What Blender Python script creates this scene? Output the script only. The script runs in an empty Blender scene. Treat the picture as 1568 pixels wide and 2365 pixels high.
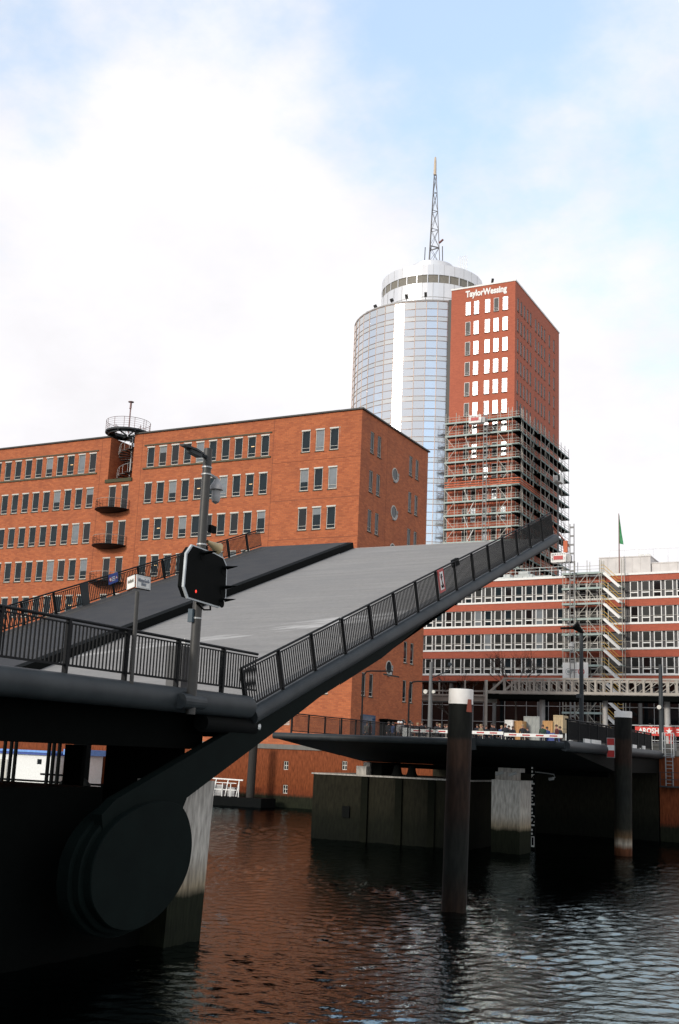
import bpy, bmesh, math, random
import numpy as np
from mathutils import Vector, Matrix, Euler
random.seed(7)
rng = np.random.default_rng(5)
S = bpy.context.scene
COL = S.collection
R = math.radians

# ------------------------------------------------------------------ camera
# World frame: +Y runs across the canal along the bridge, +X along the canal, z = 0 is the water.
EYE = 5.2
FPX, PITCH, ROLL, AZ = 2602.0, R(12.2), R(2.426), R(27.5)
_cp, _sp, _cr, _sr = math.cos(PITCH), math.sin(PITCH), math.cos(ROLL), math.sin(ROLL)
_F = Vector((0, _cp, _sp)); _R0 = Vector((1, 0, 0)); _D0 = Vector((0, _sp, -_cp))
_R = _R0 * _cr - _D0 * _sr; _D = _R0 * _sr + _D0 * _cr
_M = Matrix.Rotation(AZ, 3, 'Z')
_F, _R, _D = _M @ _F, _M @ _R, _M @ _D
CAMP = Vector((0, 0, EYE))
cam_d = bpy.data.cameras.new('camera'); cam = bpy.data.objects.new('camera', cam_d); COL.objects.link(cam)
cam.matrix_world = Matrix(((_R.x, -_D.x, -_F.x, 0), (_R.y, -_D.y, -_F.y, 0), (_R.z, -_D.z, -_F.z, EYE), (0, 0, 0, 1)))
cam_d.sensor_fit = 'VERTICAL'; cam_d.sensor_height = 36; cam_d.lens = FPX / 2365 * 36
cam_d.clip_start = 0.5; cam_d.clip_end = 6000
S.camera = cam
def ray(x, y): return _F * FPX + _R * (x - 784) + _D * (y - 1182.5)
def onx(x, y, X): d = ray(x, y); return CAMP + d * (X / d.x)
def ony(x, y, Y): d = ray(x, y); return CAMP + d * (Y / d.y)

# ------------------------------------------------------------------ sky, sun, exposure
SUN_AZ, SUN_EL = R(198.6), R(19.5)
w = bpy.data.worlds.new('World'); S.world = w; w.use_nodes = True
nt = w.node_tree; nt.nodes.clear()
def wn(t, **k):
    n = nt.nodes.new(t)
    for a, b in k.items(): setattr(n, a, b)
    return n
L = nt.links.new
out = wn('ShaderNodeOutputWorld')
sky = wn('ShaderNodeTexSky', sky_type='NISHITA', sun_disc=False, sun_elevation=SUN_EL, sun_rotation=SUN_AZ, air_density=1.0, dust_density=0.6, ozone_density=1.5)
bg1 = wn('ShaderNodeBackground'); bg1.inputs[1].default_value = 0.15
L(sky.outputs[0], bg1.inputs[0])
bgv = wn('ShaderNodeBackground'); bgv.inputs[0].default_value = (.33, .425, .49, 1); bgv.inputs[1].default_value = .47      # thin high haze in the gaps
bga = wn('ShaderNodeAddShader'); L(bg1.outputs[0], bga.inputs[0]); L(bgv.outputs[0], bga.inputs[1])
tc = wn('ShaderNodeTexCoord'); sep = wn('ShaderNodeSeparateXYZ'); L(tc.outputs['Generated'], sep.inputs[0])
def mth(op, a, b=None, clamp=False):
    n = wn('ShaderNodeMath', operation=op, use_clamp=clamp)
    for i, v in enumerate((a, b)):
        if v is None: continue
        if isinstance(v, (int, float)): n.inputs[i].default_value = v
        else: L(v, n.inputs[i])
    return n.outputs[0]
den = mth('ADD', mth('MAXIMUM', sep.outputs[2], 0.0), 0.35)
cmb = wn('ShaderNodeCombineXYZ'); L(mth('DIVIDE', sep.outputs[0], den), cmb.inputs[0]); L(mth('DIVIDE', sep.outputs[1], den), cmb.inputs[1])
cmb.inputs[2].default_value = 3.7
nz = wn('ShaderNodeTexNoise'); nz.inputs['Scale'].default_value = 4.2; nz.inputs['Detail'].default_value = 10; nz.inputs['Roughness'].default_value = .6
L(cmb.outputs[0], nz.inputs['Vector'])
# breaks in the cloud cover stand in fixed directions of the sky; everything else, the horizon above all, is overcast
def gap(px, py, inner, outer):
    v = wn('ShaderNodeVectorMath', operation='DOT_PRODUCT'); nrm = wn('ShaderNodeVectorMath', operation='NORMALIZE'); L(tc.outputs['Generated'], nrm.inputs[0]); L(nrm.outputs[0], v.inputs[0]); v.inputs[1].default_value = ray(px, py).normalized() if py is not None else px
    m = wn('ShaderNodeMapRange', interpolation_type='SMOOTHERSTEP'); L(v.outputs['Value'], m.inputs[0]); m.inputs[1].default_value = math.cos(R(outer)); m.inputs[2].default_value = math.cos(R(inner)); return m.outputs[0]
blue = mth('ADD', mth('ADD', mth('MULTIPLY', gap(1340, 280, 1, 16), .78), mth('MULTIPLY', gap(-120, 200, .5, 9), .72)), mth('ADD', mth('MULTIPLY', gap(760, -160, 1, 15), .3), mth('MULTIPLY', gap(1700, 560, 1, 9), .2)))
def sd(az, el): return Vector((math.sin(R(az)) * math.cos(R(el)), math.cos(R(az)) * math.cos(R(el)), math.sin(R(el))))
behind = mth('ADD', mth('MULTIPLY', gap(sd(150, 20), None, 2, 26), .75), mth('MULTIPLY', gap(sd(250, 22), None, 4, 34), .5))  # unseen cloud gaps behind the viewer, added for the glass cylinder's reflections
blue = mth('ADD', blue, behind)
above = mth('MULTIPLY', mth('SUBTRACT', sep.outputs[2], 0.44), 2.3, True)
blue = mth('ADD', mth('ADD', blue, above), mth('MULTIPLY', mth('SUBTRACT', nz.outputs['Fac'], .53), 2.6))
mr = wn('ShaderNodeMapRange', interpolation_type='SMOOTHSTEP'); L(blue, mr.inputs[0]); mr.inputs[1].default_value = .12; mr.inputs[2].default_value = 1.25; mr.inputs[3].default_value = 1.0; mr.inputs[4].default_value = .15
bg2 = wn('ShaderNodeBackground'); bg2.inputs[0].default_value = (.955, .94, .97, 1); bg2.inputs[1].default_value = .62
nzc = wn('ShaderNodeTexNoise'); nzc.inputs['Scale'].default_value = 2.7; nzc.inputs['Detail'].default_value = 9; nzc.inputs['Roughness'].default_value = .6; L(cmb.outputs[0], nzc.inputs['Vector'])
L(mth('ADD', .50, mth('MULTIPLY', nzc.outputs['Fac'], .27)), bg2.inputs[1])
mix = wn('ShaderNodeMixShader'); L(mr.outputs[0], mix.inputs[0]); L(bga.outputs[0], mix.inputs[1]); L(bg2.outputs[0], mix.inputs[2])
L(mix.outputs[0], out.inputs[0])

sun_d = bpy.data.lights.new('sun', 'SUN'); sun = bpy.data.objects.new('sun', sun_d); COL.objects.link(sun)
sun_d.energy = 1.5; sun_d.angle = R(10); sun_d.color = (1.0, .93, .84)
_sv = Vector((math.sin(SUN_AZ) * math.cos(SUN_EL), math.cos(SUN_AZ) * math.cos(SUN_EL), math.sin(SUN_EL)))
sun.rotation_euler = (-_sv).to_track_quat('-Z', 'Y').to_euler(); sun.location = (-40, -60, 90)
S.view_settings.view_transform = 'Standard'; S.view_settings.look = 'None'; S.view_settings.exposure = 0.74; S.view_settings.gamma = 1
S.render.engine = 'CYCLES'
S.cycles.max_bounces = 6; S.cycles.diffuse_bounces = 3; S.cycles.glossy_bounces = 4; S.cycles.transmission_bounces = 2
S.cycles.caustics_reflective = True; S.cycles.sample_clamp_direct = 5; S.cycles.sample_clamp_indirect = 12

# ------------------------------------------------------------------ materials
MATS = {}
def mat(name, col, rough=.6, metal=0.0, col2=None, scale=3.0, detail=4, stretch=(1, 1, 1), bump=0.0, bscale=None, ior=1.5, emit=None, sharp=(.35, .65), world=False, spec=None):
    if name in MATS: return MATS[name]
    m = bpy.data.materials.new(name); m.use_nodes = True; t = m.node_tree; b = t.nodes['Principled BSDF']
    b.inputs['Base Color'].default_value = (*col, 1); b.inputs['Roughness'].default_value = rough; b.inputs['Metallic'].default_value = metal; b.inputs['IOR'].default_value = ior
    if spec is not None: b.inputs['Specular IOR Level'].default_value = spec
    if emit: b.inputs['Emission Color'].default_value = (*emit[:3], 1); b.inputs['Emission Strength'].default_value = emit[3]
    if col2 is None and not emit: col2 = tuple(c * .82 for c in col)
    if col2 is not None:
        if world: src = t.nodes.new('ShaderNodeNewGeometry').outputs['Position']
        else: src = t.nodes.new('ShaderNodeTexCoord').outputs['Object']
        mp = t.nodes.new('ShaderNodeMapping'); mp.inputs['Scale'].default_value = stretch; t.links.new(src, mp.inputs[0])
        n = t.nodes.new('ShaderNodeTexNoise'); n.inputs['Scale'].default_value = scale; n.inputs['Detail'].default_value = detail; t.links.new(mp.outputs[0], n.inputs['Vector'])
        r = t.nodes.new('ShaderNodeValToRGB'); r.color_ramp.elements[0].position = sharp[0]; r.color_ramp.elements[1].position = sharp[1]
        r.color_ramp.elements[0].color = (*col, 1); r.color_ramp.elements[1].color = (*col2, 1)
        t.links.new(n.outputs['Fac'], r.inputs[0]); t.links.new(r.outputs[0], b.inputs['Base Color'])
        if bump:
            n2 = n
            if bscale: n2 = t.nodes.new('ShaderNodeTexNoise'); n2.inputs['Scale'].default_value = bscale; n2.inputs['Detail'].default_value = 5; t.links.new(mp.outputs[0], n2.inputs['Vector'])
            bp = t.nodes.new('ShaderNodeBump'); bp.inputs['Strength'].default_value = bump; bp.inputs['Distance'].default_value = .05
            t.links.new(n2.outputs['Fac'], bp.inputs['Height']); t.links.new(bp.outputs[0], b.inputs['Normal'])
    MATS[name] = m; return m
def brick(name, c1, c2, cm, stain, stain_amt=.35, streak=.25):
    m = bpy.data.materials.new(name); m.use_nodes = True; t = m.node_tree; b = t.nodes['Principled BSDF']; b.inputs['Roughness'].default_value = .85
    N = t.nodes.new; K = t.links.new
    g = N('ShaderNodeNewGeometry'); s = N('ShaderNodeSeparateXYZ'); K(g.outputs['Position'], s.inputs[0])
    a = N('ShaderNodeMath'); K(s.outputs[0], a.inputs[0]); K(s.outputs[1], a.inputs[1])
    c = N('ShaderNodeCombineXYZ'); K(a.outputs[0], c.inputs[0]); K(s.outputs[2], c.inputs[1])
    bt = N('ShaderNodeTexBrick'); bt.inputs['Scale'].default_value = 1; bt.inputs['Brick Width'].default_value = .5; bt.inputs['Row Height'].default_value = .17; bt.inputs['Mortar Size'].default_value = .018
    bt.inputs['Bias'].default_value = -.1
    bt.inputs['Color1'].default_value = (*c1, 1); bt.inputs['Color2'].default_value = (*c2, 1); bt.inputs['Mortar'].default_value = (*cm, 1); K(c.outputs[0], bt.inputs['Vector'])
    n = N('ShaderNodeTexNoise'); n.inputs['Scale'].default_value = .45; n.inputs['Detail'].default_value = 6; K(g.outputs['Position'], n.inputs['Vector'])
    r = N('ShaderNodeValToRGB'); r.color_ramp.elements[0].position = .42; r.color_ramp.elements[1].position = .75
    r.color_ramp.elements[0].color = (0, 0, 0, 1); r.color_ramp.elements[1].color = (stain_amt,) * 3 + (1,); K(n.outputs['Fac'], r.inputs[0])
    mp = N('ShaderNodeMapping'); mp.inputs['Scale'].default_value = (1.3, 1.3, .12); K(g.outputs['Position'], mp.inputs[0])
    n2 = N('ShaderNodeTexNoise'); n2.inputs['Scale'].default_value = 1; n2.inputs['Detail'].default_value = 5; K(mp.outputs[0], n2.inputs['Vector'])
    r2 = N('ShaderNodeValToRGB'); r2.color_ramp.elements[0].position = .5; r2.color_ramp.elements[1].position = .8
    r2.color_ramp.elements[0].color = (0, 0, 0, 1); r2.color_ramp.elements[1].color = (streak,) * 3 + (1,); K(n2.outputs['Fac'], r2.inputs[0])
    n3 = N('ShaderNodeTexNoise'); n3.inputs['Scale'].default_value = 7; n3.inputs['Detail'].default_value = 3; K(g.outputs['Position'], n3.inputs['Vector'])
    mx0 = N('ShaderNodeMix'); mx0.data_type = 'RGBA'; mx0.blend_type = 'OVERLAY'; mx0.inputs[0].default_value = .28; K(bt.outputs[0], mx0.inputs[6]); K(n3.outputs['Fac'], mx0.inputs[7])
    mx = N('ShaderNodeMix'); mx.data_type = 'RGBA'; K(r.outputs[0], mx.inputs[0]); K(mx0.outputs[2], mx.inputs[6]); mx.inputs[7].default_value = (*stain, 1)
    mx2 = N('ShaderNodeMix'); mx2.data_type = 'RGBA'; K(r2.outputs[0], mx2.inputs[0]); K(mx.outputs[2], mx2.inputs[6]); mx2.inputs[7].default_value = (*stain, 1)
    K(mx2.outputs[2], b.inputs['Base Color'])
    MATS[name] = m; return m
def banded(name, bands, rough=.8, namt=.5, nscale=1.2, streak=True):
    """colour by height above the water (tide marks, rust and paint zones), edges broken by noise"""
    m = bpy.data.materials.new(name); m.use_nodes = True; t = m.node_tree; b = t.nodes['Principled BSDF']; b.inputs['Roughness'].default_value = rough; b.inputs['Specular IOR Level'].default_value = .12
    N = t.nodes.new; K = t.links.new
    g = N('ShaderNodeNewGeometry'); s = N('ShaderNodeSeparateXYZ'); K(g.outputs['Position'], s.inputs[0])
    mp = N('ShaderNodeMapping'); mp.inputs['Scale'].default_value = (1.6, 1.6, .35) if streak else (1, 1, 1); K(g.outputs['Position'], mp.inputs[0])
    n = N('ShaderNodeTexNoise'); n.inputs['Scale'].default_value = nscale; n.inputs['Detail'].default_value = 6; K(mp.outputs[0], n.inputs['Vector'])
    a = N('ShaderNodeMath'); a.operation = 'MULTIPLY_ADD'; K(n.outputs['Fac'], a.inputs[0]); a.inputs[1].default_value = namt; 
    a2 = N('ShaderNodeMath'); a2.operation = 'SUBTRACT'; K(s.outputs[2], a2.inputs[0]); a2.inputs[1].default_value = namt * .5; K(a2.outputs[0], a.inputs[2])
    zmax = bands[-1][0]
    d = N('ShaderNodeMath'); d.operation = 'DIVIDE'; K(a.outputs[0], d.inputs[0]); d.inputs[1].default_value = zmax
    r = N('ShaderNodeValToRGB'); e = r.color_ramp.elements
    e[0].position = max(0, bands[0][0] / zmax); e[0].color = (*bands[0][1], 1); e[1].position = 1; e[1].color = (*bands[-1][1], 1)
    for z, c in bands[1:-1]:
        q = e.new(z / zmax); q.color = (*c, 1)
    K(d.outputs[0], r.inputs[0])
    n3 = N('ShaderNodeTexNoise'); n3.inputs['Scale'].default_value = 5; n3.inputs['Detail'].default_value = 5; K(mp.outputs[0], n3.inputs['Vector'])
    mx0 = N('ShaderNodeMix'); mx0.data_type = 'RGBA'; mx0.blend_type = 'OVERLAY'; mx0.inputs[0].default_value = .9; bpn = N('ShaderNodeBump'); bpn.inputs['Strength'].default_value = .5; bpn.inputs['Distance'].default_value = .04; K(n3.outputs['Fac'], bpn.inputs['Height']); K(bpn.outputs[0], b.inputs['Normal']); K(r.outputs[0], mx0.inputs[6]); K(n3.outputs['Fac'], mx0.inputs[7])
    K(mx0.outputs[2], b.inputs['Base Color'])
    MATS[name] = m; return m

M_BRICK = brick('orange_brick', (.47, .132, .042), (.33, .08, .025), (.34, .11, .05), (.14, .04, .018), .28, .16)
M_TBRICK = brick('tower_brick', (.44, .118, .062), (.36, .092, .05), (.42, .12, .06), (.25, .06, .03), .15, .08)
M_RBRICK = brick('red_brick', (.44, .10, .05), (.36, .08, .04), (.36, .11, .07), (.2, .06, .03), .2, .1)
M_QBRICK = brick('quay_brick', (.30, .07, .022), (.22, .045, .014), (.2, .07, .035), (.05, .025, .012), .5, .5)
M_COPING = mat('coping_stone', (.16, .15, .13), .8, scale=2)
M_DARKCAP = mat('dark_roof_edge', (.03, .028, .022), .6)
M_WHITE = mat('white_paint', (.78, .77, .73), .5, scale=6, col2=(.7, .69, .64))
M_CREAM = mat('cream_frame', (.56, .53, .46), .5)
M_GLASS = mat('dark_glass', (.008, .015, .019), .06, col2=(.016, .027, .032), scale=.7, ior=1.45, spec=.3)
M_GLASSB = mat('blind_glass', (.13, .15, .16), .12, col2=(.2, .22, .23), scale=.5)
M_GLASSK = mat('black_glass', (.006, .008, .009), .06, ior=1.5)
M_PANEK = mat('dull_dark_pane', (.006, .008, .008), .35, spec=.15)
M_SILL = mat('dark_sill', (.09, .075, .05), .8)
M_STEEL = mat('galvanised_steel', (.42, .43, .42), .45, .3)
M_SCAF = mat('scaffold_tube', (.42, .40, .34), .5, .0, col2=(.26, .25, .21), scale=.8)
M_DECKB = mat('scaffold_board', (.05, .045, .035), .8, col2=(.09, .08, .06), scale=.6)
M_TOE = mat('toe_board_green', (.34, .42, .38), .6)
M_RUSTY = mat('orange_sheet', (.55, .13, .05), .7)
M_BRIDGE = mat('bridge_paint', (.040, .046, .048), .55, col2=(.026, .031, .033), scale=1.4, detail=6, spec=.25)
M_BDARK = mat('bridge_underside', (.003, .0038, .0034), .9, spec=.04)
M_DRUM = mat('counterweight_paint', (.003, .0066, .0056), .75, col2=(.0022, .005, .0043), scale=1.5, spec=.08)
M_RAIL = mat('railing_paint', (.0095, .010, .0105), .6, spec=.15)
M_POLE = mat('mast_steel', (.042, .04, .035), .5, .1, scale=6)
M_BLACK = mat('matt_black', (.004, .0048, .0045), .8, spec=.08)
M_RED = mat('red_paint', (.46, .03, .025), .5)
M_BLUE = mat('blue_paint', (.03, .07, .30), .5)
M_BLUEL = mat('light_blue_paint', (.16, .34, .72), .5)
M_ASPH = mat('walkway_asphalt', (.026, .026, .028), .9, col2=(.038, .036, .035), scale=1.2, detail=9, bump=.1, bscale=30)
M_CONC = banded('pier_concrete', [(0, (.008, .010, .005)), (1.25, (.012, .014, .007)), (1.5, (.26, .21, .14)), (2.3, (.42, .39, .34)), (6, (.44, .42, .39))], .85, .35)
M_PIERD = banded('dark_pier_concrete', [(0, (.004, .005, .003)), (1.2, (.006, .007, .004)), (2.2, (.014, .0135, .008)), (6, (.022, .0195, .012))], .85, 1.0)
M_PILE = banded('tarred_pile', [(0, (.016, .009, .005)), (.5, (.014, .009, .006)), (1.4, (.009, .010, .008)), (2.6, (.010, .010, .008)), (3.6, (.020, .011, .007)), (4.8, (.018, .011, .008)), (5.1, (.026, .014, .009)), (5.9, (.026, .015, .010)), (6.05, (.007, .0075, .006)), (9, (.006, .0065, .0055))], .7, .3)
M_PILE2 = banded('rusty_pile', [(0, (.06, .02, .008)), (.4, (.10, .035, .014)), (.7, (.3, .26, .2)), (1.1, (.10, .06, .03)), (1.6, (.016, .016, .011)), (3.5, (.010, .011, .009)), (5.2, (.012, .012, .009)), (5.6, (.022, .012, .008)), (6.8, (.020, .012, .008)), (7.0, (.008, .008, .007)), (9, (.007, .0075, .006))], .7, .5)
M_DKWOOD = mat('dark_timber', (.02, .016, .012), .8)
M_ALU = mat('silver_cladding', (.72, .72, .72), .35, .35, col2=(.66, .66, .67), scale=.25)
M_STREET = mat('street_paving', (.10, .095, .09), .85, scale=.8)
M_SKIN = mat('skin', (.50, .25, .17), .6)
M_HAIR = mat('dark_hair', (.03, .02, .015), .7)
M_BARK = mat('bark', (.045, .032, .022), .9)
M_YELLOW = mat('yellow_paint', (.62, .38, .06), .5)
M_MAST = mat('lattice_steel', (.2, .19, .185), .5)
M_TRUSS = mat('truss_paint', (.36, .33, .28), .6, col2=(.28, .25, .21), scale=1)
M_WOOD = mat('new_timber', (.5, .27, .1), .7)
M_GREY = mat('grey_panel', (.42, .41, .39), .6)

# mirror glass of the round tower
def mirror(name, col, rough, mtl):
    m = bpy.data.materials.new(name); m.use_nodes = True; b = m.node_tree.nodes['Principled BSDF']; t = m.node_tree
    b.inputs['Base Color'].default_value = (*col, 1); b.inputs['Metallic'].default_value = mtl; b.inputs['Roughness'].default_value = rough
    tcn = t.nodes.new('ShaderNodeTexCoord'); n = t.nodes.new('ShaderNodeTexNoise'); n.inputs['Scale'].default_value = .5; n.inputs['Detail'].default_value = 2
    t.links.new(tcn.outputs['Object'], n.inputs['Vector']); bp = t.nodes.new('ShaderNodeBump'); bp.inputs['Strength'].default_value = .12; bp.inputs['Distance'].default_value = .15
    t.links.new(n.outputs['Fac'], bp.inputs['Height']); t.links.new(bp.outputs[0], b.inputs['Normal'])
    MATS[name] = m; return m
M_MIRROR = mirror('mirror_glass', (.60, .63, .66), .13, .92)
M_SPAN = mirror('spandrel_glass', (.60, .61, .60), .16, .85)
M_TGLASS = mirror('coated_window_glass', (.30, .32, .33), .09, .75)

# ------------------------------------------------------------------ mesh helpers
ROOTLOC = {}
class MB:
    def __init__(s): s.v = []; s.f = []; s.mi = []; s.cur = 0
    def add(s, vs, fs):
        o = len(s.v); s.v += [tuple(p) for p in vs]; s.f += [tuple(i + o for i in f) for f in fs]; s.mi += [s.cur] * len(fs); return s
    def box(s, x0, x1, y0, y1, z0, z1):
        return s.add([(x0, y0, z0), (x1, y0, z0), (x1, y1, z0), (x0, y1, z0), (x0, y0, z1), (x1, y0, z1), (x1, y1, z1), (x0, y1, z1)],
                     [(0, 3, 2, 1), (4, 5, 6, 7), (0, 1, 5, 4), (1, 2, 6, 5), (2, 3, 7, 6), (3, 0, 4, 7)])
    def obox(s, c, a, b, d):      # centre and three half vectors
        c, a, b, d = Vector(c), Vector(a), Vector(b), Vector(d)
        P = [c + a * i + b * j + d * k for k in (-1, 1) for j in (-1, 1) for i in (-1, 1)]
        return s.add(P, [(0, 2, 3, 1), (4, 5, 7, 6), (0, 1, 5, 4), (1, 3, 7, 5), (3, 2, 6, 7), (2, 0, 4, 6)])
    def bar(s, p, q, w, h=None, up=(0, 0, 1)):
        p, q = Vector(p), Vector(q); h = h or w; d = (q - p); l = d.length / 2; d.normalize(); up = Vector(up)
        a = d.cross(up)
        if a.length < 1e-4: a = d.cross(Vector((1, 0, 0)))
        a.normalize(); b = a.cross(d)
        return s.obox((p + q) / 2, d * l, a * w / 2, b * h / 2)
    def tube(s, pts, r, n=8, cap=True):
        pts = [Vector(p) for p in pts]; rs = r if isinstance(r, (list, tuple)) else [r] * len(pts); rings = []
        ref = Vector((0, 0, 1))
        for i, p in enumerate(pts):
            t = (pts[min(i + 1, len(pts) - 1)] - pts[max(i - 1, 0)]).normalized()
            a = t.cross(ref)
            if a.length < .02: a = t.cross(Vector((0, 1, 0)))
            a.normalize(); b = a.cross(t)
            rings.append([p + (a * math.cos(2 * math.pi * k / n) + b * math.sin(2 * math.pi * k / n)) * rs[i] for k in range(n)])
        vs = [v for g in rings for v in g]; fs = []
        for i in range(len(pts) - 1):
            for k in range(n): fs.append((i * n + k, i * n + (k + 1) % n, (i + 1) * n + (k + 1) % n, (i + 1) * n + k))
        if cap: fs += [tuple(range(n - 1, -1, -1)), tuple(range((len(pts) - 1) * n, len(pts) * n))]
        return s.add(vs, fs)
    def prism(s, poly, ext):       # 3-D polygon, extrusion vector
        e = Vector(ext); n = len(poly); P = [Vector(p) for p in poly]
        return s.add(P + [p + e for p in P], [tuple(range(n - 1, -1, -1)), tuple(range(n, 2 * n))] + [(i, (i + 1) % n, n + (i + 1) % n, n + i) for i in range(n)])
    def lathe(s, c, prof, n=32, a0=0.0, a1=2 * math.pi, closed=True):
        cx, cy = c; m = n if closed else n + 1; vs = []
        for r, z in prof:
            for k in range(m):
                a = a0 + (a1 - a0) * k / n; vs.append((cx + r * math.cos(a), cy + r * math.sin(a), z))
        fs = []
        for i in range(len(prof) - 1):
            for k in range(n):
                k2 = (k + 1) % m if closed else k + 1
                fs.append((i * m + k, i * m + k2, (i + 1) * m + k2, (i + 1) * m + k))
        return s.add(vs, fs)
    def quad(s, a, b, c, d): return s.add([a, b, c, d], [(0, 1, 2, 3)])
    def build(s, name, m, parent=None, smooth=False, wloc=None, label=None):
        """link as one mesh object; vertices are world coordinates, or local to wloc when given"""
        me = bpy.data.meshes.new(name)
        if wloc is None:
            off = Vector(ROOTLOC.get(parent, (0, 0, 0))) if parent else Vector((0, 0, 0))
            if not parent:
                xs = np.array(s.v); off = Vector(((xs[:, 0].min() + xs[:, 0].max()) / 2, (xs[:, 1].min() + xs[:, 1].max()) / 2, xs[:, 2].min()))
            vs = [tuple(Vector(p) - off) for p in s.v]
        else: vs = s.v
        me.from_pydata(vs, [], s.f); ms = m if isinstance(m, (list, tuple)) else [m]
        for x in ms: me.materials.append(x)
        if len(ms) > 1: me.polygons.foreach_set('material_index', s.mi)
        if smooth: me.polygons.foreach_set('use_smooth', [True] * len(me.polygons))
        me.update()
        o = bpy.data.objects.new(name, me); COL.objects.link(o)
        if smooth:
            md = None
            try: me.set_sharp_from_angle(angle=R(40))
            except Exception: pass
        if parent:
            o.parent = parent
            if wloc is not None: o.location = Vector(wloc) - Vector(ROOTLOC[parent]); ROOTLOC[o] = tuple(wloc)
            else: ROOTLOC[o] = ROOTLOC[parent]
        else:
            o.location = off if wloc is None else wloc; ROOTLOC[o] = tuple(o.location)
        if label: o['label'] = label
        return o
def tag(o, label=None, cat=None, group=None, kind=None):
    for k, v in (('label', label), ('category', cat), ('group', group), ('kind', kind)):
        if v: o[k] = v
    return o
def thing(name, loc, label, cat, group=None):
    o = bpy.data.objects.new(name, None); COL.objects.link(o); o.location = loc; o.empty_display_size = .3; ROOTLOC[o] = tuple(loc)
    return tag(o, label, cat, group)
def copy_tree(o, parent=None):
    c = o.copy(); COL.objects.link(c)
    if parent is not None: c.parent = parent
    for ch in list(o.children): copy_tree(ch, c)
    return c
def inst(src, parent, wloc):       # a copy of a built part (and its sub-parts) at a new place on a thing
    c = copy_tree(src, parent); c.location = Vector(wloc) - Vector(ROOTLOC[parent]); return c
def drop(o):
    for ch in list(o.children): drop(ch)
    bpy.data.objects.remove(o)
def wall(mb, O, u, inw, u0, u1, z0, z1, holes, depth):
    """wall sheet from O along u with rectangular openings and their reveals"""
    O, u, inw = Vector(O), Vector(u), Vector(inw)
    us = sorted({u0, u1, *[h[0] for h in holes], *[h[1] for h in holes]}); zs = sorted({z0, z1, *[h[2] for h in holes], *[h[3] for h in holes]})
    us = [x for x in us if u0 <= x <= u1]; zs = [x for x in zs if z0 <= x <= z1]
    P = lambda a, z, d=0: O + u * a + Vector((0, 0, z)) + inw * d
    H = np.array(holes) if holes else np.zeros((0, 4))
    for i in range(len(us) - 1):
        mu = (us[i] + us[i + 1]) / 2; hh = H[(H[:, 0] < mu) & (H[:, 1] > mu)] if len(H) else H
        j = 0
        while j < len(zs) - 1:
            mz = (zs[j] + zs[j + 1]) / 2
            if len(hh) and ((hh[:, 2] < mz) & (hh[:, 3] > mz)).any(): j += 1; continue
            k = j
            while k + 1 < len(zs) - 1:
                m2 = (zs[k + 1] + zs[k + 2]) / 2
                if len(hh) and ((hh[:, 2] < m2) & (hh[:, 3] > m2)).any(): break
                k += 1
            mb.quad(P(us[i], zs[j]), P(us[i + 1], zs[j]), P(us[i + 1], zs[k + 1]), P(us[i], zs[k + 1])); j = k + 1
    for a, b, c, d in holes:
        mb.quad(P(a, c), P(b, c), P(b, c, depth), P(a, c, depth)); mb.quad(P(a, d), P(a, d, depth), P(b, d, depth), P(b, d))
        mb.quad(P(a, c), P(a, c, depth), P(a, d, depth), P(a, d)); mb.quad(P(b, c), P(b, d), P(b, d, depth), P(b, c, depth))
    return mb
def text_mesh(body, size, bold=.0, align='CENTER'):
    cu = bpy.data.curves.new('t', 'FONT'); cu.body = body; cu.size = size; cu.align_x = align; cu.align_y = 'CENTER'; cu.offset = bold; cu.extrude = .012; cu.resolution_u = 3
    o = bpy.data.objects.new('t', cu); COL.objects.link(o)
    dg = bpy.context.evaluated_depsgraph_get(); me = bpy.data.meshes.new_from_object(o.evaluated_get(dg)); bpy.data.objects.remove(o); return me
def text_part(name, body, size, m, parent, wloc, right, up, bold=.0, width=None):
    me = text_mesh(body, size, bold); me.materials.clear(); me.materials.append(m)
    right, up = Vector(right).normalized(), Vector(up).normalized(); n = right.cross(up)
    k = 1
    if width: xs = [v.co.x for v in me.vertices]; k = width / (max(xs) - min(xs))
    for v in me.vertices: c = v.co.copy(); v.co = right * c.x * k + up * c.y + n * c.z
    me.name = name
    o = bpy.data.objects.new(name, me); COL.objects.link(o); o.parent = parent; o.location = Vector(wloc) - Vector(ROOTLOC[parent]); ROOTLOC[o] = tuple(wloc); return o
def railing(parent, P, length, height, post_step, bal_step, m, gap=.16, top_r=.04, post_w=.07, name='railing', first=0.0):
    """P(s, n) gives the world point s along the rail and n above its foot; posts become sub-parts"""
    mb = MB(); mb.tube([P(0, height), P(length, height)], top_r, 8)
    mb.bar(P(0, gap), P(length, gap), .05, .05); mb.bar(P(0, height - .1), P(length, height - .1), .035, .035)
    n = int(length / bal_step)
    for i in range(n + 1):
        s_ = min(length, i * bal_step); mb.bar(P(s_, gap), P(s_, height - .1), .03, .03, up=(1, 0, 0))
    r_ = mb.build(name, m, parent)
    k = first
    while k <= length + .01:
        q = MB(); q.bar(P(k, -.06), P(k, height), post_w, post_w * 1.5, up=(1, 0, 0)); q.build('post', m, r_); k += post_step
    return r_

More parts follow.
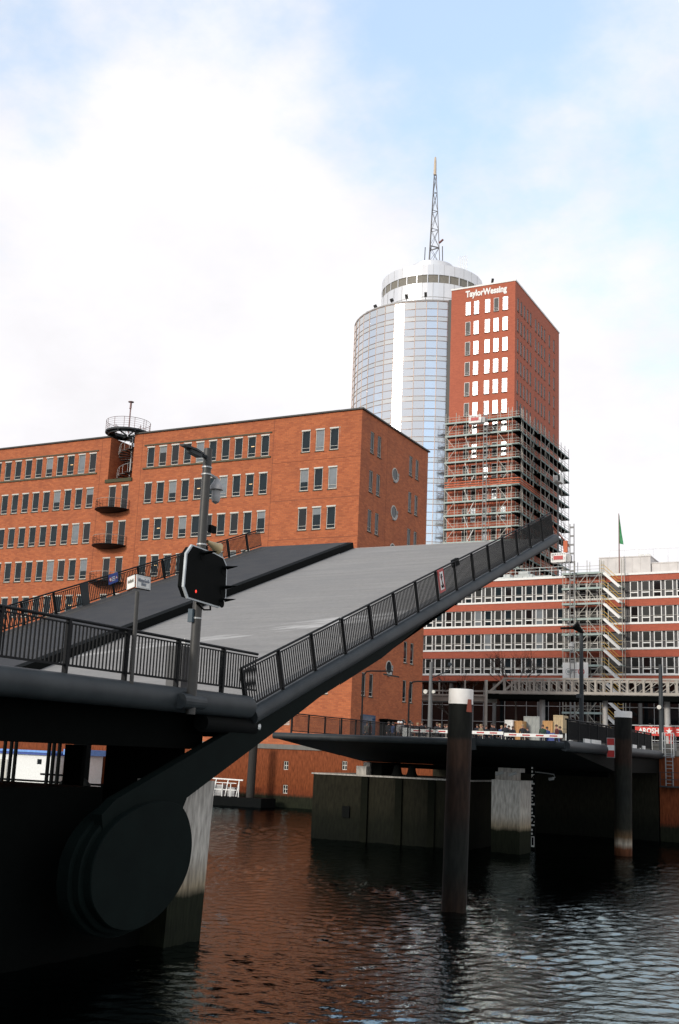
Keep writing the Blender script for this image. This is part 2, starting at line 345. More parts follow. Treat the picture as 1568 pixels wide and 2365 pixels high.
# ------------------------------------------------------------------ water, land, quays
def water():
    na, nr = 560, 640
    az = np.linspace(R(-52), R(-4), na); rr = EYE / np.tan(np.linspace(math.atan(EYE / 10), math.atan(EYE / 150), nr))
    A, RR = np.meshgrid(az, rr); X = RR * np.sin(A); Y = RR * np.cos(A); Z = np.zeros_like(X)
    g = np.random.default_rng(11); wd = R(158)
    for i in range(90):
        lam = .15 * (6.5 ** g.random()); k = 2 * math.pi / lam; th = wd + g.normal() * .5
        slope = .025 * (lam / .5) ** .1; amp = slope / k
        ph = g.random() * 2 * math.pi; arg = k * (X * math.sin(th) + Y * math.cos(th)) + ph
        Z += amp * (np.sin(arg) + .22 * np.sin(2 * arg + .6))
    # wind patches: calmer and rougher areas
    pt = np.zeros_like(X)
    for i in range(14):
        lam = 7 + 26 * g.random(); th = g.random() * 6.28; pt += np.sin(2 * math.pi / lam * (X * math.sin(th) + Y * math.cos(th)) + g.random() * 6.28)
    Z *= np.clip(.85 + .12 * pt, .35, 1.5)
    edge = np.minimum(1, np.minimum(np.minimum((A - az[0]), (az[-1] - A)) / R(2), np.minimum(RR - 10, (150 - RR) / 10)))
    Z = Z * np.clip(edge, 0, 1)
    v = np.stack([X, Y, Z], -1).reshape(-1, 3); n0 = len(v)
    i = np.arange(nr - 1)[:, None] * na + np.arange(na - 1)[None, :]
    F = np.stack([i, i + na, i + na + 1, i + 1], -1).reshape(-1, 4)
    big = np.array([(-1500, -1500, -.09), (1500, -1500, -.09), (1500, 130, -.09), (-1500, 130, -.09)])
    v = np.concatenate([v, big]); F = np.concatenate([F, [[n0, n0 + 1, n0 + 2, n0 + 3]]])
    me = bpy.data.meshes.new('water'); me.vertices.add(len(v)); me.vertices.foreach_set('co', v.ravel()); me.loops.add(F.size); me.loops.foreach_set('vertex_index', F.ravel().astype(np.int32))
    me.polygons.add(len(F)); me.polygons.foreach_set('loop_start', np.arange(0, F.size, 4, dtype=np.int32)); me.polygons.foreach_set('loop_total', np.full(len(F), 4, dtype=np.int32))
    me.polygons.foreach_set('use_smooth', np.ones(len(F), dtype=bool)); me.update(calc_edges=True)
    m = bpy.data.materials.new('canal_water'); m.use_nodes = True; t = m.node_tree; t.nodes.clear(); N = t.nodes.new; K = t.links.new
    o_ = N('ShaderNodeOutputMaterial'); mx = N('ShaderNodeMixShader'); df = N('ShaderNodeBsdfDiffuse'); gl = N('ShaderNodeBsdfGlossy'); fr = N('ShaderNodeFresnel')
    df.inputs['Color'].default_value = (.006, .006, .003, 1); gl.inputs['Color'].default_value = (.31, .37, .38, 1); gl.inputs['Roughness'].default_value = .05; fr.inputs['IOR'].default_value = 1.33
    tcn = N('ShaderNodeTexCoord'); n = N('ShaderNodeTexNoise'); n.inputs['Scale'].default_value = 7; n.inputs['Detail'].default_value = 4; K(tcn.outputs['Object'], n.inputs['Vector'])
    bp = N('ShaderNodeBump'); bp.inputs['Strength'].default_value = .3; bp.inputs['Distance'].default_value = .06; K(n.outputs['Fac'], bp.inputs['Height'])
    for q in (df, gl, fr): K(bp.outputs[0], q.inputs['Normal'])
    K(fr.outputs[0], mx.inputs[0]); K(df.outputs[0], mx.inputs[1]); K(gl.outputs[0], mx.inputs[2]); K(mx.outputs[0], o_.inputs[0])
    me.materials.append(m)
    o = bpy.data.objects.new('water', me); COL.objects.link(o); tag(o, 'dark rippled canal water', 'water', kind='structure')
water()
XR, XL = -17.95, -36.3          # far deck sides
YQL, YQR = 100.0, 88.0          # quay lines left and right of the bridge
GZ = 6.4
mb = MB()
mb.quad((-1500, YQL + .5, GZ), (XL, YQL + .5, GZ), (XL, 3000, GZ), (-1500, 3000, GZ)); mb.quad((XL, YQR + .5, GZ), (1500, YQR + .5, GZ), (1500, 3000, GZ), (XL, 3000, GZ))
tag(mb.build('street', M_STREET), 'grey paved street level behind the far quay', 'street', kind='structure')
mb = MB().box(-14, 90, -60, 1.5, -2, 3.55)
tag(mb.build('near_quay', M_COPING), 'stone quay the view is taken from', 'quay', kind='structure')
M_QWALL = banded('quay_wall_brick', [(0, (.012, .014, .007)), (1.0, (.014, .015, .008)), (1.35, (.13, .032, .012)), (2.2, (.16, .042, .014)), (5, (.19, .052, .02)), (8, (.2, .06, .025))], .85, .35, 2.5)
t = thing('quay_wall', (-60, YQL, 0), 'orange brick quay wall with pale stone coping under the brick office block', 'quay wall')
holes = [(o - .28, o + .28, z - .42, z + .42) for o, z in ((-56.81, 4.04), (-56.77, 1.75), (-50.4, 4.3), (-48.1, 4.3), (-46.9, 4.3))]
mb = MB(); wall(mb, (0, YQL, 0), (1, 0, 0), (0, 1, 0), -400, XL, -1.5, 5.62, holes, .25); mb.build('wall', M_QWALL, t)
MB().box(-400, XL, YQL - .12, YQL + .8, 5.62, 6.08).build('coping', M_COPING, t)
for a, b_, c, d in holes:
    q = MB(); q.box(a, b_, YQL + .1, YQL + .16, c, c + .07); q.box(a, b_, YQL + .1, YQL + .16, d - .07, d); q.box(a, a + .07, YQL + .1, YQL + .16, c + .07, d - .07); q.box(b_ - .07, b_, YQL + .1, YQL + .16, c + .07, d - .07); q.box((a + b_) / 2 - .03, (a + b_) / 2 + .03, YQL + .11, YQL + .15, c + .07, d - .07); q.box(a + .07, (a + b_) / 2 - .03, YQL + .11, YQL + .15, (c + d) / 2 - .03, (c + d) / 2 + .03); q.box((a + b_) / 2 + .03, b_ - .07, YQL + .11, YQL + .15, (c + d) / 2 - .03, (c + d) / 2 + .03)
    f = q.build('window', M_CREAM, t); MB().box(a, b_, YQL + .17, YQL + .2, c, d).build('pane', M_GLASSK, f)
t = thing('quay_wall', (0, YQR, 0), 'brick quay wall with narrow ledge behind the ladder', 'quay wall')
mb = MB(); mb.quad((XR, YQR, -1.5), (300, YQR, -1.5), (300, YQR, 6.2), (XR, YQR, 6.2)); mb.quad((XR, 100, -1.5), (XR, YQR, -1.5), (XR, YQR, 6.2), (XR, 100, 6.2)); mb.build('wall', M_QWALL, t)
MB().box(XR + .05, 300, YQR - .12, YQR + .7, 6.2, 6.6).build('coping', M_COPING, t)
q = MB(); q.box(-19 + 1.2, -16.3, YQR - .75, YQR - .01, 3.92, 4.02); 
for x in (-17.75, -16.9, -16.35): q.bar((x, YQR - .72, 4.02), (x, YQR - .72, 5.05), .05)
for z in (4.5, 5.0): q.bar((-17.78, YQR - .72, z), (-16.3, YQR - .72, z), .04)
q.build('ledge', M_BRIDGE, t)
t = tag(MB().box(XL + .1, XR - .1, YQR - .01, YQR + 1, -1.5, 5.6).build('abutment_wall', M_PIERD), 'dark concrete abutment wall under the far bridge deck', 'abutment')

# ------------------------------------------------------------------ brick office block on the left
BX, BY, BTOP = -49.94, YQL, 40.35
ob = thing('brick_office_building', (BX, BY, 6), 'orange brick office block with rows of narrow windows and spiral stair notch', 'office building')
WW, WH = 1.03, 2.32
ROWS = [36.28 - 4.19 * k for k in range(8)]      # sill heights
wins = []                                          # (u, z, row, kind)
for k in range(22):
    for r_ in range(7): wins.append((-85.32 - 1.633 * k, ROWS[r_], r_, 'a'))
for k in range(10):
    for r_ in range(7): wins.append((-61.88 - 1.678 * k, ROWS[r_], r_, 'b'))
for k in range(3):
    for r_ in range(7): wins.append((-56.86 + 1.68 * k, ROWS[r_], r_, 'c'))
doors = [(x, ROWS[r_] - .55, r_) for r_ in range(1, 5) for x in (-82.02, -80.24)]
holes = [(x, x + WW, z, z + WH) for x, z, r_, k in wins if x > -124] + [(x, x + 1.0, z, z + 2.85) for x, z, r_ in doors]
SL0, SL1, SLZ = -82.35, -78.92, 35.2
wmb = MB()
wall(wmb, (0, BY, 0), (1, 0, 0), (0, 1, 0), -125, SL0, 6.06, BTOP, [h for h in holes if h[1] < SL0], .16)
wall(wmb, (0, BY, 0), (1, 0, 0), (0, 1, 0), SL0, SL1, 6.06, SLZ, [h for h in holes if SL0 < h[0] < SL1], .16)
wall(wmb, (0, BY, 0), (1, 0, 0), (0, 1, 0), SL1, BX, 6.06, BTOP, [h for h in holes if h[0] > SL1], .16)
# stair notch recess
wmb.quad((SL0, BY, SLZ), (SL0, BY, BTOP), (SL0, BY + 3.6, BTOP), (SL0, BY + 3.6, SLZ)); wmb.quad((SL1, BY, SLZ), (SL1, BY + 3.6, SLZ), (SL1, BY + 3.6, BTOP), (SL1, BY, BTOP))
wmb.quad((SL0, BY + 3.6, SLZ), (SL0, BY + 3.6, BTOP - .9), (SL1, BY + 3.6, BTOP - .9), (SL1, BY + 3.6, SLZ)); wmb.quad((SL0, BY, SLZ), (SL0, BY + 3.6, SLZ), (SL1, BY + 3.6, SLZ), (SL1, BY, SLZ))
# side face
BYB = 117.65
swins = []
for r_ in range(8):
    for y in (102.16, 103.92, 112.3, 114.08): swins.append((y, ROWS[r_] + .02, r_))
rounds = [(108.5, 35.42 - 4.19 * k) for k in range(6)]
sh = [(y, y + .93, z, z + WH) for y, z, r_ in swins] 
wall(wmb, (BX, 0, 0), (0, 1, 0), (-1, 0, 0), BY, BYB, 6.06, BTOP, sh, .16)
wmb.quad((BX, BYB, 6), (BX, BYB, BTOP), (-125, BYB, BTOP), (-125, BYB, 6))
wmb.build('wall', M_BRICK, ob)
mb = MB(); mb.box(-125.2, SL0, BY - .18, BY + .35, BTOP, BTOP + .16); mb.box(SL1, BX + .18, BY - .18, BY + .35, BTOP, BTOP + .16); mb.box(BX - .35, BX + .18, BY + .35, BYB + .2, BTOP, BTOP + .16)
mb.box(-125.2, SL0 - .01, BYB - .2, BYB + .2, BTOP, BTOP + .16)
mb.build('roof_edge', M_DARKCAP, ob)
mb = MB(); mb.quad((-125, BY + .3, BTOP + .02), (SL0, BY + .3, BTOP + .02), (SL0, BYB, BTOP + .02), (-125, BYB, BTOP + .02)); mb.quad((SL1, BY + .3, BTOP + .02), (BX - .2, BY + .3, BTOP + .02), (BX - .2, BYB, BTOP + .02), (SL1, BYB, BTOP + .02)); mb.quad((SL0, BY + 3.6, BTOP - .9), (SL1, BY + 3.6, BTOP - .9), (SL1, BYB, BTOP - .9), (SL0, BYB, BTOP - .9))
mb.build('roof', M_DARKCAP, ob)
mb = MB()
for a, b_ in ((-125, -84.0), (-77.4, -60.55)):
    mb.box(a, b_, BY - .12, BY + .02, ROWS[0] - .22, ROWS[0] - .04); mb.box(a, b_, BY - .1, BY + .02, ROWS[0] + WH + .22, ROWS[0] + WH + .36)
mb.build('string_course', mat('stone_band', (.10, .085, .05), .85, scale=3), ob)
mb = MB(); mb.box(SL0 - .3, SL1 + .1, BY - .14, BY + .4, SLZ - .35, SLZ + .05); mb.build('notch_ledge', mat('mossy_ledge', (.07, .065, .03), .9, scale=4), ob)
M_JOINT = mat('joint_sealant', (.22, .06, .022), .8)
for x in (-60.35, -77.75, -83.6): MB().box(x, x + .05, BY - .006, BY - .001, 6.1, BTOP).build('movement_joint', M_JOINT, ob)
for k in range(3): MB().box(-60.29, BX - .01, BY - .006, BY - .001, ROWS[k] - .95, ROWS[k] - .89).build('movement_joint', M_JOINT, ob)
MB().box(BX + .001, BX + .006, 106.4, 106.45, 6.1, BTOP).build('movement_joint', M_JOINT, ob)
def window_mesh(w_, h_, ax, box=True, dark=False, bar=.42):
    """frame in the plane: ax=0 facing -Y, ax=1 facing +X; local origin at lower left of the opening"""
    f, p, s_ = MB(), MB(), MB()
    def B(mb, a0, a1, d0, d1, c0, c1):
        if ax == 0: mb.box(a0, a1, d0, d1, c0, c1)
        else: mb.box(-d1, -d0, a0, a1, c0, c1)
    t_ = .07
    B(f, 0, t_, .06, .14, 0, h_); B(f, w_ - t_, w_, .06, .14, 0, h_); B(f, t_, w_ - t_, .06, .14, 0, .1); B(f, t_, w_ - t_, .06, .14, h_ - t_, h_)
    B(f, t_, w_ - t_, .03, .055, bar, bar + .035)
    if box: B(f, -.03, w_ + .03, -.05, .055, h_ - .03, h_ + .12)
    B(p, t_ - .01, w_ - t_ + .01, .1, .125, .09, h_ - t_ + .01)
    B(s_, -.05, w_ + .05, -.07, .05, -.09, -.005)
    return f, p, s_
M_BLIND = mat('fabric_blind', (.17, .19, .20), .6)
M_LITLAMP = mat('lit_office_lamp', (.6, .4, .2), .5, emit=(1, .62, .25, .55))
def facade_windows(parent, spots, w_, h_, ax, frame_m, plane, box=lambda i: True, panes=lambda i: M_GLASS, var=None, sill=True, transom=None):
    """spots: (u, z). Builds each window as a part with pane and sill sub-parts"""
    protos = {}
    for i, (u, z) in enumerate(spots):
        loc = (u, plane, z) if ax == 0 else (plane, u, z)
        pm = panes(i); vr = var(i) if var else 0; key = (box(i), pm.name, vr)
        if key not in protos:
            f, p, s_ = window_mesh(w_, h_, ax, box(i))
            o = f.build('window', frame_m, parent, wloc=loc); p.build('pane', pm, o, wloc=loc)
            def slab(nm, m_, a0, a1, c0, c1, d=.094):
                q = MB()
                if ax == 0: q.box(a0, a1, d, d + .004, c0, c1)
                else: q.box(-d - .004, -d, a0, a1, c0, c1)
                q.build(nm, m_, o, wloc=loc)
            if vr in (1, 2): slab('blind', M_BLIND, .08, w_ - .08, h_ * (.68 if vr == 1 else .42), h_ - .075)
            if vr == 3: slab('ceiling_lamp', M_LITLAMP, w_ * .4, w_ * .78, h_ * .52, h_ * .55)
            if transom: slab('transom', transom, .02, w_ - .02, h_ * .245, h_ * .27, .02)
            if sill: s_.build('sill', M_SILL, o, wloc=loc)
            protos[key] = o
        else: inst(protos[key], parent, loc)
def windows_rest(parent, spots, w_, h_, ax, frame_m, pane_m, plane, box=True, label=None):
    F_ = MB()
    for u, z in spots:
        f, p, s_ = window_mesh(w_, h_, ax, box); o = Vector((u, plane, z)) if ax == 0 else Vector((plane, u, z))
        for k, q in enumerate((f, p, s_)):
            F_.cur = k; F_.add([tuple(Vector(v) + o) for v in q.v], q.f)
    o = F_.build('window', [frame_m, pane_m, M_SILL], parent); o['kind'] = 'stuff'; return o
vis = [w_ for w_ in wins if w_[0] > -101.5]
vis += []
near = sorted([w_ for w_ in vis if w_[2] <= 4 and not (w_[3] == 'b' and w_[2] == 4 and w_[0] > -68) and not (w_[3] == 'c' and w_[2] > 2)], key=lambda w_: -w_[0])
main_n = 76
keep = near[:main_n]
rest = [w_ for w_ in wins if w_ not in keep and w_[0] > -124]
pm_choice = [rng.choice([0, 0, 0, 0, 0, 0, 0, 0, 1, 2, 2]) for _ in range(200)]
PANES = [M_GLASS, M_GLASSB, M_GLASSK]
def group_rows(ws):
    a = [w_ for w_ in ws if not (w_[2] == 0 and w_[3] != 'c')]
    return a, [w_ for w_ in ws if w_[2] == 0 and w_[3] != 'c']
facade_windows(ob, [(w_[0], w_[1]) for w_ in keep], WW, WH, 0, M_CREAM, BY, box=lambda i: True, panes=lambda i: PANES[pm_choice[i]], var=lambda i: (0, 1, 0, 0, 2, 0, 3, 0, 0, 1, 0, 0, 0, 3, 0, 2, 0)[(i * 7) % 17])
facade_windows(ob, [(y, z) for y, z, r_ in swins if r_ <= 5], .93, WH, 1, M_CREAM, BX, box=lambda i: False, panes=lambda i: M_GLASS)
half = [w_ for i, w_ in enumerate(rest)]
windows_rest(ob, [(w_[0], w_[1]) for w_ in half], WW, WH, 0, M_CREAM, M_GLASS, BY)
windows_rest(ob, [(y, z) for y, z, r_ in swins if r_ > 5], .93, WH, 1, M_CREAM, M_GLASS, BX, box=False)
for x, z, r_ in doors:
    f = MB(); f.box(x, x + .07, BY + .06, BY + .14, z, z + 2.85); f.box(x + .93, x + 1.0, BY + .06, BY + .14, z, z + 2.85); f.box(x + .07, x + .93, BY + .06, BY + .14, z + 2.78, z + 2.85); f.box(x + .07, x + .93, BY + .06, BY + .14, z, z + .12); f.box(x - .03, x + 1.03, BY - .05, BY + .055, z + 2.82, z + 2.97)
    o = f.build('balcony_door', M_CREAM, ob); MB().box(x + .06, x + .94, BY + .1, BY + .125, z + .1, z + 2.8).build('pane', M_GLASSK, o)
for r_ in range(1, 5):
    z = ROWS[r_] - .6; c = (-81.05, BY - .02); mb = MB(); mb.lathe(c, [(0.01, z - .25), (.9, z - .25), (2.05, z - .06), (2.15, z), (2.15, z + .05), (0.01, z + .05)], 24, math.pi, 2 * math.pi, False)
    o = mb.build('balcony', M_RAIL, ob); q = MB()
    A = [math.pi + math.pi * k / 24 for k in range(25)]
    for h in (.45, .75): q.tube([(c[0] + 2.08 * math.cos(a), c[1] + 2.08 * math.sin(a), z + h) for a in A], .012, 4)
    for a in A[::2]: q.bar((c[0] + 2.08 * math.cos(a), c[1] + 2.08 * math.sin(a), z), (c[0] + 2.08 * math.cos(a), c[1] + 2.08 * math.sin(a), z + 1.05), .022)
    q.build('railing', M_RAIL, o)
    MB().tube([(c[0] + 2.08 * math.cos(a), c[1] + 2.08 * math.sin(a), z + 1.08) for a in A], .028, 6).build('handrail', mat('pale_handrail', (.4, .33, .27), .5), o)
for y, z in rounds:
    ring, pane, hood = MB(), MB(), MB()
    n = 28; cs = [(math.cos(2 * math.pi * k / n), math.sin(2 * math.pi * k / n)) for k in range(n)]
    for k in range(n):
        a, b_ = cs[k], cs[(k + 1) % n]
        ring.add([(BX + d, y + r1 * c_[0], z + r1 * c_[1]) for c_ in (a, b_) for d, r1 in ((-.02, .74), (.05, .74), (.05, .64), (-.02, .64))], [(0, 1, 5, 4), (1, 2, 6, 5), (2, 3, 7, 6)])
    pane.add([(BX + .012, y + .66 * c_[0], z + .66 * c_[1]) for c_ in cs], [tuple(range(n))])
    hood.tube([(BX + .06, y + .84 * math.cos(a), z + .84 * math.sin(a)) for a in [R(-110 + 10 * k) for k in range(14)]], .1, 6)
    o = ring.build('round_window', M_CREAM, ob); pane.build('pane', M_GLASS, o); hood.build('hood', M_GREY, o)
# spiral stair and round platform on the notch
sc_ = Vector((-80.6, BY + 1.75, 0)); mb = MB(); mb.tube([(sc_.x, sc_.y, SLZ), (sc_.x, sc_.y, 41.0)], .1, 10)
o = mb.build('spiral_stair', M_STEEL, ob)
q = MB(); q2 = MB(); nst = 30; hp = []
for k in range(nst):
    a = R(200) + k * R(24); z = SLZ + .2 + k * (41 - SLZ - .2) / nst; d = Vector((math.cos(a), math.sin(a), 0)); e_ = Vector((-d.y, d.x, 0)); p = Vector((sc_.x, sc_.y, z))
    q.add([p + d * .1 - e_ * .05, p + d * 1.45 - e_ * .33, p + d * 1.45 + e_ * .33, p + d * .1 + e_ * .05] + [p + d * .1 - e_ * .05 - Vector((0, 0, .06)), p + d * 1.45 - e_ * .33 - Vector((0, 0, .06)), p + d * 1.45 + e_ * .33 - Vector((0, 0, .06)), p + d * .1 + e_ * .05 - Vector((0, 0, .06))], [(0, 1, 2, 3), (7, 6, 5, 4), (0, 4, 5, 1), (1, 5, 6, 2), (2, 6, 7, 3)])
    hp.append(p + d * 1.45 + Vector((0, 0, 1.0))); q2.bar(p + d * 1.45, p + d * 1.45 + Vector((0, 0, 1)), .025)
q.build('tread', M_POLE, o); q2.tube(hp, .03, 6); q2.build('handrail', M_STEEL, o)
pz, pr, pc = 40.85, 2.6, (-80.6, BY + .75)
mb = MB(); mb.lathe(pc, [(1.5, pz - .12), (pr, pz - .12), (pr, pz + .08), (1.5, pz + .08), (1.5, pz - .12)], 40)
for k in range(8):
    a = R(45 * k + 12); mb.bar((pc[0] + .2 * math.cos(a), pc[1] + .2 * math.sin(a), pz - .3), (pc[0] + (pr - .05) * math.cos(a), pc[1] + (pr - .05) * math.sin(a), pz - .2), .1, .14)
mb.lathe(pc, [(2.1, pz - .34), (2.25, pz - .34), (2.25, pz - .14), (2.1, pz - .14)], 40)
o = mb.build('round_platform', M_BRIDGE, ob); q = MB(); A = [2 * math.pi * k / 40 for k in range(41)]
for h in (.35, .6, .85, 1.1, 1.32): q.tube([(pc[0] + (pr - .05) * math.cos(a), pc[1] + (pr - .05) * math.sin(a), pz + h) for a in A], .03 if h > 1.3 else .014, 4)
for a in A[:-1:3]: q.bar((pc[0] + (pr - .05) * math.cos(a), pc[1] + (pr - .05) * math.sin(a), pz), (pc[0] + (pr - .05) * math.cos(a), pc[1] + (pr - .05) * math.sin(a), pz + 1.32), .04)
for s_ in (-1, 1):
    q.tube([(pc[0] + 1.45 * math.cos(a), pc[1] + 1.45 * math.sin(a), pz + 1.0) for a in [R(90 + s_ * 70 + k * 8) for k in range(9)]], .03, 4)
    for k in (0, 4, 8): a = R(90 + s_ * 70 + k * 8); q.bar((pc[0] + 1.45 * math.cos(a), pc[1] + 1.45 * math.sin(a), pz), (pc[0] + 1.45 * math.cos(a), pc[1] + 1.45 * math.sin(a), pz + 1.0), .04)
q.build('railing', mat('red_grey_steel', (.22, .13, .12), .5), o)
mb = MB(); mb.tube([(pc[0] + .1, pc[1], pz), (pc[0] + .1, pc[1], pz + 3.0)], .08, 8); mb.tube([(pc[0] + .1, pc[1], pz + 3.0), (pc[0] + .1, pc[1], pz + 3.15), (pc[0] + .1, pc[1], pz + 3.75)], [.16, .12, .12], 10); mb.lathe((pc[0] + .1, pc[1]), [(.02, pz + 3.95), (.34, pz + 3.86), (.34, pz + 3.8), (.02, pz + 3.78)], 16)
mb.build('lamp_mast', mat('red_grey_steel2', (.25, .14, .13), .5), ob)
# ground floor details on the side
mb = MB(); mb.box(BX + .01, BX + .06, 102.4, 105.6, 7.4, 9.35); mb.build('shop_window', mat('shop_glass', (.03, .07, .14), .1), ob)
mb = MB(); mb.box(BX + .01, BX + .9, 106.6, 110.2, 8.9, 9.1); mb.box(BX + .01, BX + .08, 106.7, 110.1, 6.4, 8.9); mb.build('entrance', M_BDARK, ob)
mb = MB()
for k in range(9): mb.box(BX + .02, BX + .1, 112.2, 113.1, 7.4 + k * .17, 7.48 + k * .17); mb.box(BX + .02, BX + .1, 114.2, 115.1, 7.4 + k * .17, 7.48 + k * .17)
mb.build('louvre', M_COPING, ob)
mb = MB()
for x in (-60.3, -58.2):
    for k in range(8): mb.box(x, x + 1.6, BY - .06, BY - .01, 8.0 + k * .14, 8.07 + k * .14)
mb.build('louvre', M_CREAM, ob)

# ------------------------------------------------------------------ high tower: brick slab, glass cylinder, drum and mast
TX, TY, TTOP = -63.75, 190.0, 93.95
TXL, TYB = -76.6, 218.8
ot = thing('office_tower', (TX, TY, GZ), 'tall red brick tower joined to a mirrored glass cylinder with white drum and mast', 'tower')
cols = (-73.62, -71.95, -69.72, -67.98, -66.2)
trow = [88.42 - 4.05 * k for k in range(19)]
rcol = [191.25 + 1.95 * k for k in range(5)] + [202.3 + 1.95 * k for k in range(4)] + [211.5, 214.7]
th = [(x, x + 1.0, z, z + 2.7) for z in trow for x in cols]; tsh = [(y, y + .95, z, z + 2.7) for z in trow for y in rcol]
mb = MB(); wall(mb, (0, TY, 0), (1, 0, 0), (0, 1, 0), TXL, TX, GZ, TTOP, th, .22); wall(mb, (TX, 0, 0), (0, 1, 0), (-1, 0, 0), TY, TYB, GZ, TTOP, tsh, .22)
mb.quad((TX, TYB, GZ), (TX, TYB, TTOP), (TXL, TYB, TTOP), (TXL, TYB, GZ)); mb.quad((TXL, TY, 85), (TXL, TYB, 85), (TXL, TYB, TTOP), (TXL, TY, TTOP)); mb.build('wall', M_TBRICK, ot)
mb = MB(); mb.box(TXL - .1, TX + .12, TY - .12, TYB + .1, TTOP, TTOP + .3); mb.build('coping', M_WHITE, ot)
fr = [(x, z) for z in trow[:13] for x in cols]; ri = [(y, z) for z in trow[:4] for y in rcol][:35]
odd = {(3, 0): 1}
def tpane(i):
    return M_PANEK if i == 3 or (i % 5 == 0 and i > 0) or (i >= 35 and i % 3 != 0) else M_TGLASS  # darker panes in the left column stand in for the cylinder's cast shadow
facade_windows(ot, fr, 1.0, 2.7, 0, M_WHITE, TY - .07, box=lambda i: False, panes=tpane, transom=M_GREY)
facade_windows(ot, ri, .95, 2.7, 1, M_CREAM, TX, box=lambda i: False, panes=lambda i: M_GLASS)
windows_rest(ot, [(x, z) for z in trow[13:] for x in cols], 1.0, 2.7, 0, M_WHITE, M_GLASS, TY, box=False)
windows_rest(ot, [(y, z) for z in trow for y in rcol if (y, z) not in ri], .95, 2.7, 1, M_CREAM, M_GLASS, TX, box=False)
me = text_part('lettering', 'TaylorWessing', 1.75, M_WHITE, ot, ((-73.7 - 65.4) / 2, TY - .06, 92.66), (1, 0, 0), (0, 0, 1), bold=.075, width=8.3)
CC, CR, GT = (-86.9, 204.5), 15.9, 92.4
ns = 46; fl = 4.05; nfl = 21; M_MULL = mat('bronze_mullion', (.36, .27, .22), .5, .3); ml = MB()
tilt = rng.normal(size=ns) * .035
for i in range(nfl):
    g1, g2 = MB(), MB(); zt = GT - i * fl
    for k in range(ns):
        a0, a1 = 2 * math.pi * k / ns, 2 * math.pi * (k + 1) / ns; am = (a0 + a1) / 2; er = Vector((math.cos(am), math.sin(am), 0)); et = Vector((-er.y, er.x, 0))
        if er.y > .75: continue
        hw = CR * math.sin(math.pi / ns); ap = CR * math.cos(math.pi / ns); c0 = Vector((CC[0], CC[1], 0)) + er * ap
        for (za, zb, mm) in ((zt - 1.55, zt, g2 if i == 0 else g1), (zt - 3.1, zt - 1.55, g1), (zt - fl, zt - 3.1, g2)):
            j = tilt[k] + rng.normal() * .002; jz = rng.normal() * .004
            mm.quad(c0 - et * hw + er * (j * hw) + Vector((0, 0, za)), c0 + et * hw - er * (j * hw) + Vector((0, 0, za)), c0 + et * hw - er * (j * hw) + Vector((0, 0, zb)) + er * jz, c0 - et * hw + er * (j * hw) + Vector((0, 0, zb)) + er * jz)
    g1.build('glazing', M_MIRROR, ot); g2.build('spandrel_glazing', M_SPAN, ot)
    for dz in (0, 1.55, 3.1):
        z = zt - dz; ml.lathe(CC, [(CR - .1, z - .05), (CR + .06, z - .05), (CR + .06, z + .05), (CR - .1, z + .05)], ns * 1)
for k in range(ns):
    a0 = 2 * math.pi * k / ns; p = Vector((CC[0] + (CR + .04) * math.cos(a0), CC[1] + (CR + .04) * math.sin(a0), 0)); ml.bar(p + Vector((0, 0, GZ)), p + Vector((0, 0, GT)), .07, .12)
ml.build('mullion', M_MULL, ot)
MB().lathe(CC, [(CR - .35, GZ), (CR - .35, GT + .1), (CR + .1, GT + .1), (CR + .1, GT + .35), (CR - .3, GT + .35), (CR - .3, GT - .4), (.1, GT - .4)], 60).build('core_wall', M_GREY, ot)
# recessed strip between cylinder and brick
q = MB(); q.box(TXL - 1.2, TXL - .01, TY + 1.4, TY + 1.6, GZ, GT + .4); q.build('recess_glazing', M_PANEK, ot)
DR = 10.5
mb = MB(); mb.lathe(CC, [(DR, GT - .4), (DR, 98.7), (DR - .12, 98.7), (DR - .12, 98.72)], 60); mb.lathe(CC, [(DR - .12, 100.4), (DR + .05, 100.4), (DR + .05, 102.6), (DR - .3, 102.75), (4.6, 104.3), (4.6, 106.3), (4.4, 106.5), (1.9, 106.7)], 60); mb.build('drum', M_ALU, ot)
mb = MB(); mb.lathe(CC, [(DR - .1, 98.7), (DR - .1, 100.4)], 60); o = mb.build('drum_window', mat('tinted_glass', (.24, .22, .18), .5, spec=.2), ot)
q = MB()
for k in range(30):
    a = 2 * math.pi * k / 30; q.bar((CC[0] + DR * math.cos(a), CC[1] + DR * math.sin(a), 98.7), (CC[0] + DR * math.cos(a), CC[1] + DR * math.sin(a), 100.4), .17, .12, up=(math.cos(a), math.sin(a), 0))
q.build('mullion', M_ALU, o)
q = MB()
for k in range(30):
    a = 2 * math.pi * (k + .5) / 30
    for z0, z1 in ((92.5, 98.7), (100.4, 102.6)): q.bar((CC[0] + (DR + .055) * math.cos(a), CC[1] + (DR + .055) * math.sin(a), z0), (CC[0] + (DR + .055) * math.cos(a), CC[1] + (DR + .055) * math.sin(a), z1), .05, .03, up=(math.cos(a), math.sin(a), 0))
q.lathe(CC, [(DR + .03, 95.6), (DR + .05, 95.66), (DR + .03, 95.72)], 60)
q.build('panel_joint', M_GREY, ot)
MB().lathe(CC, [(2.0, 106.5), (1.95, 107.0), (1.5, 107.5), (.9, 107.7), (.05, 107.75)], 24).build('cap_dome', mat('grey_dome', (.42, .39, .36), .6), ot, smooth=True)
om = thing('antenna_mast', (CC[0], CC[1], 107.3), 'slender red and grey lattice mast rising from the tower drum', 'antenna')
q, br = MB(), MB(); leg = [R(20), R(140), R(260)]; mz = [107.4, 111.2, 115.3, 119.6, 123.9, 128.2]; rad = lambda z: 1.5 + (z - 107.4) / (128.2 - 107.4) * (.3 - 1.5)
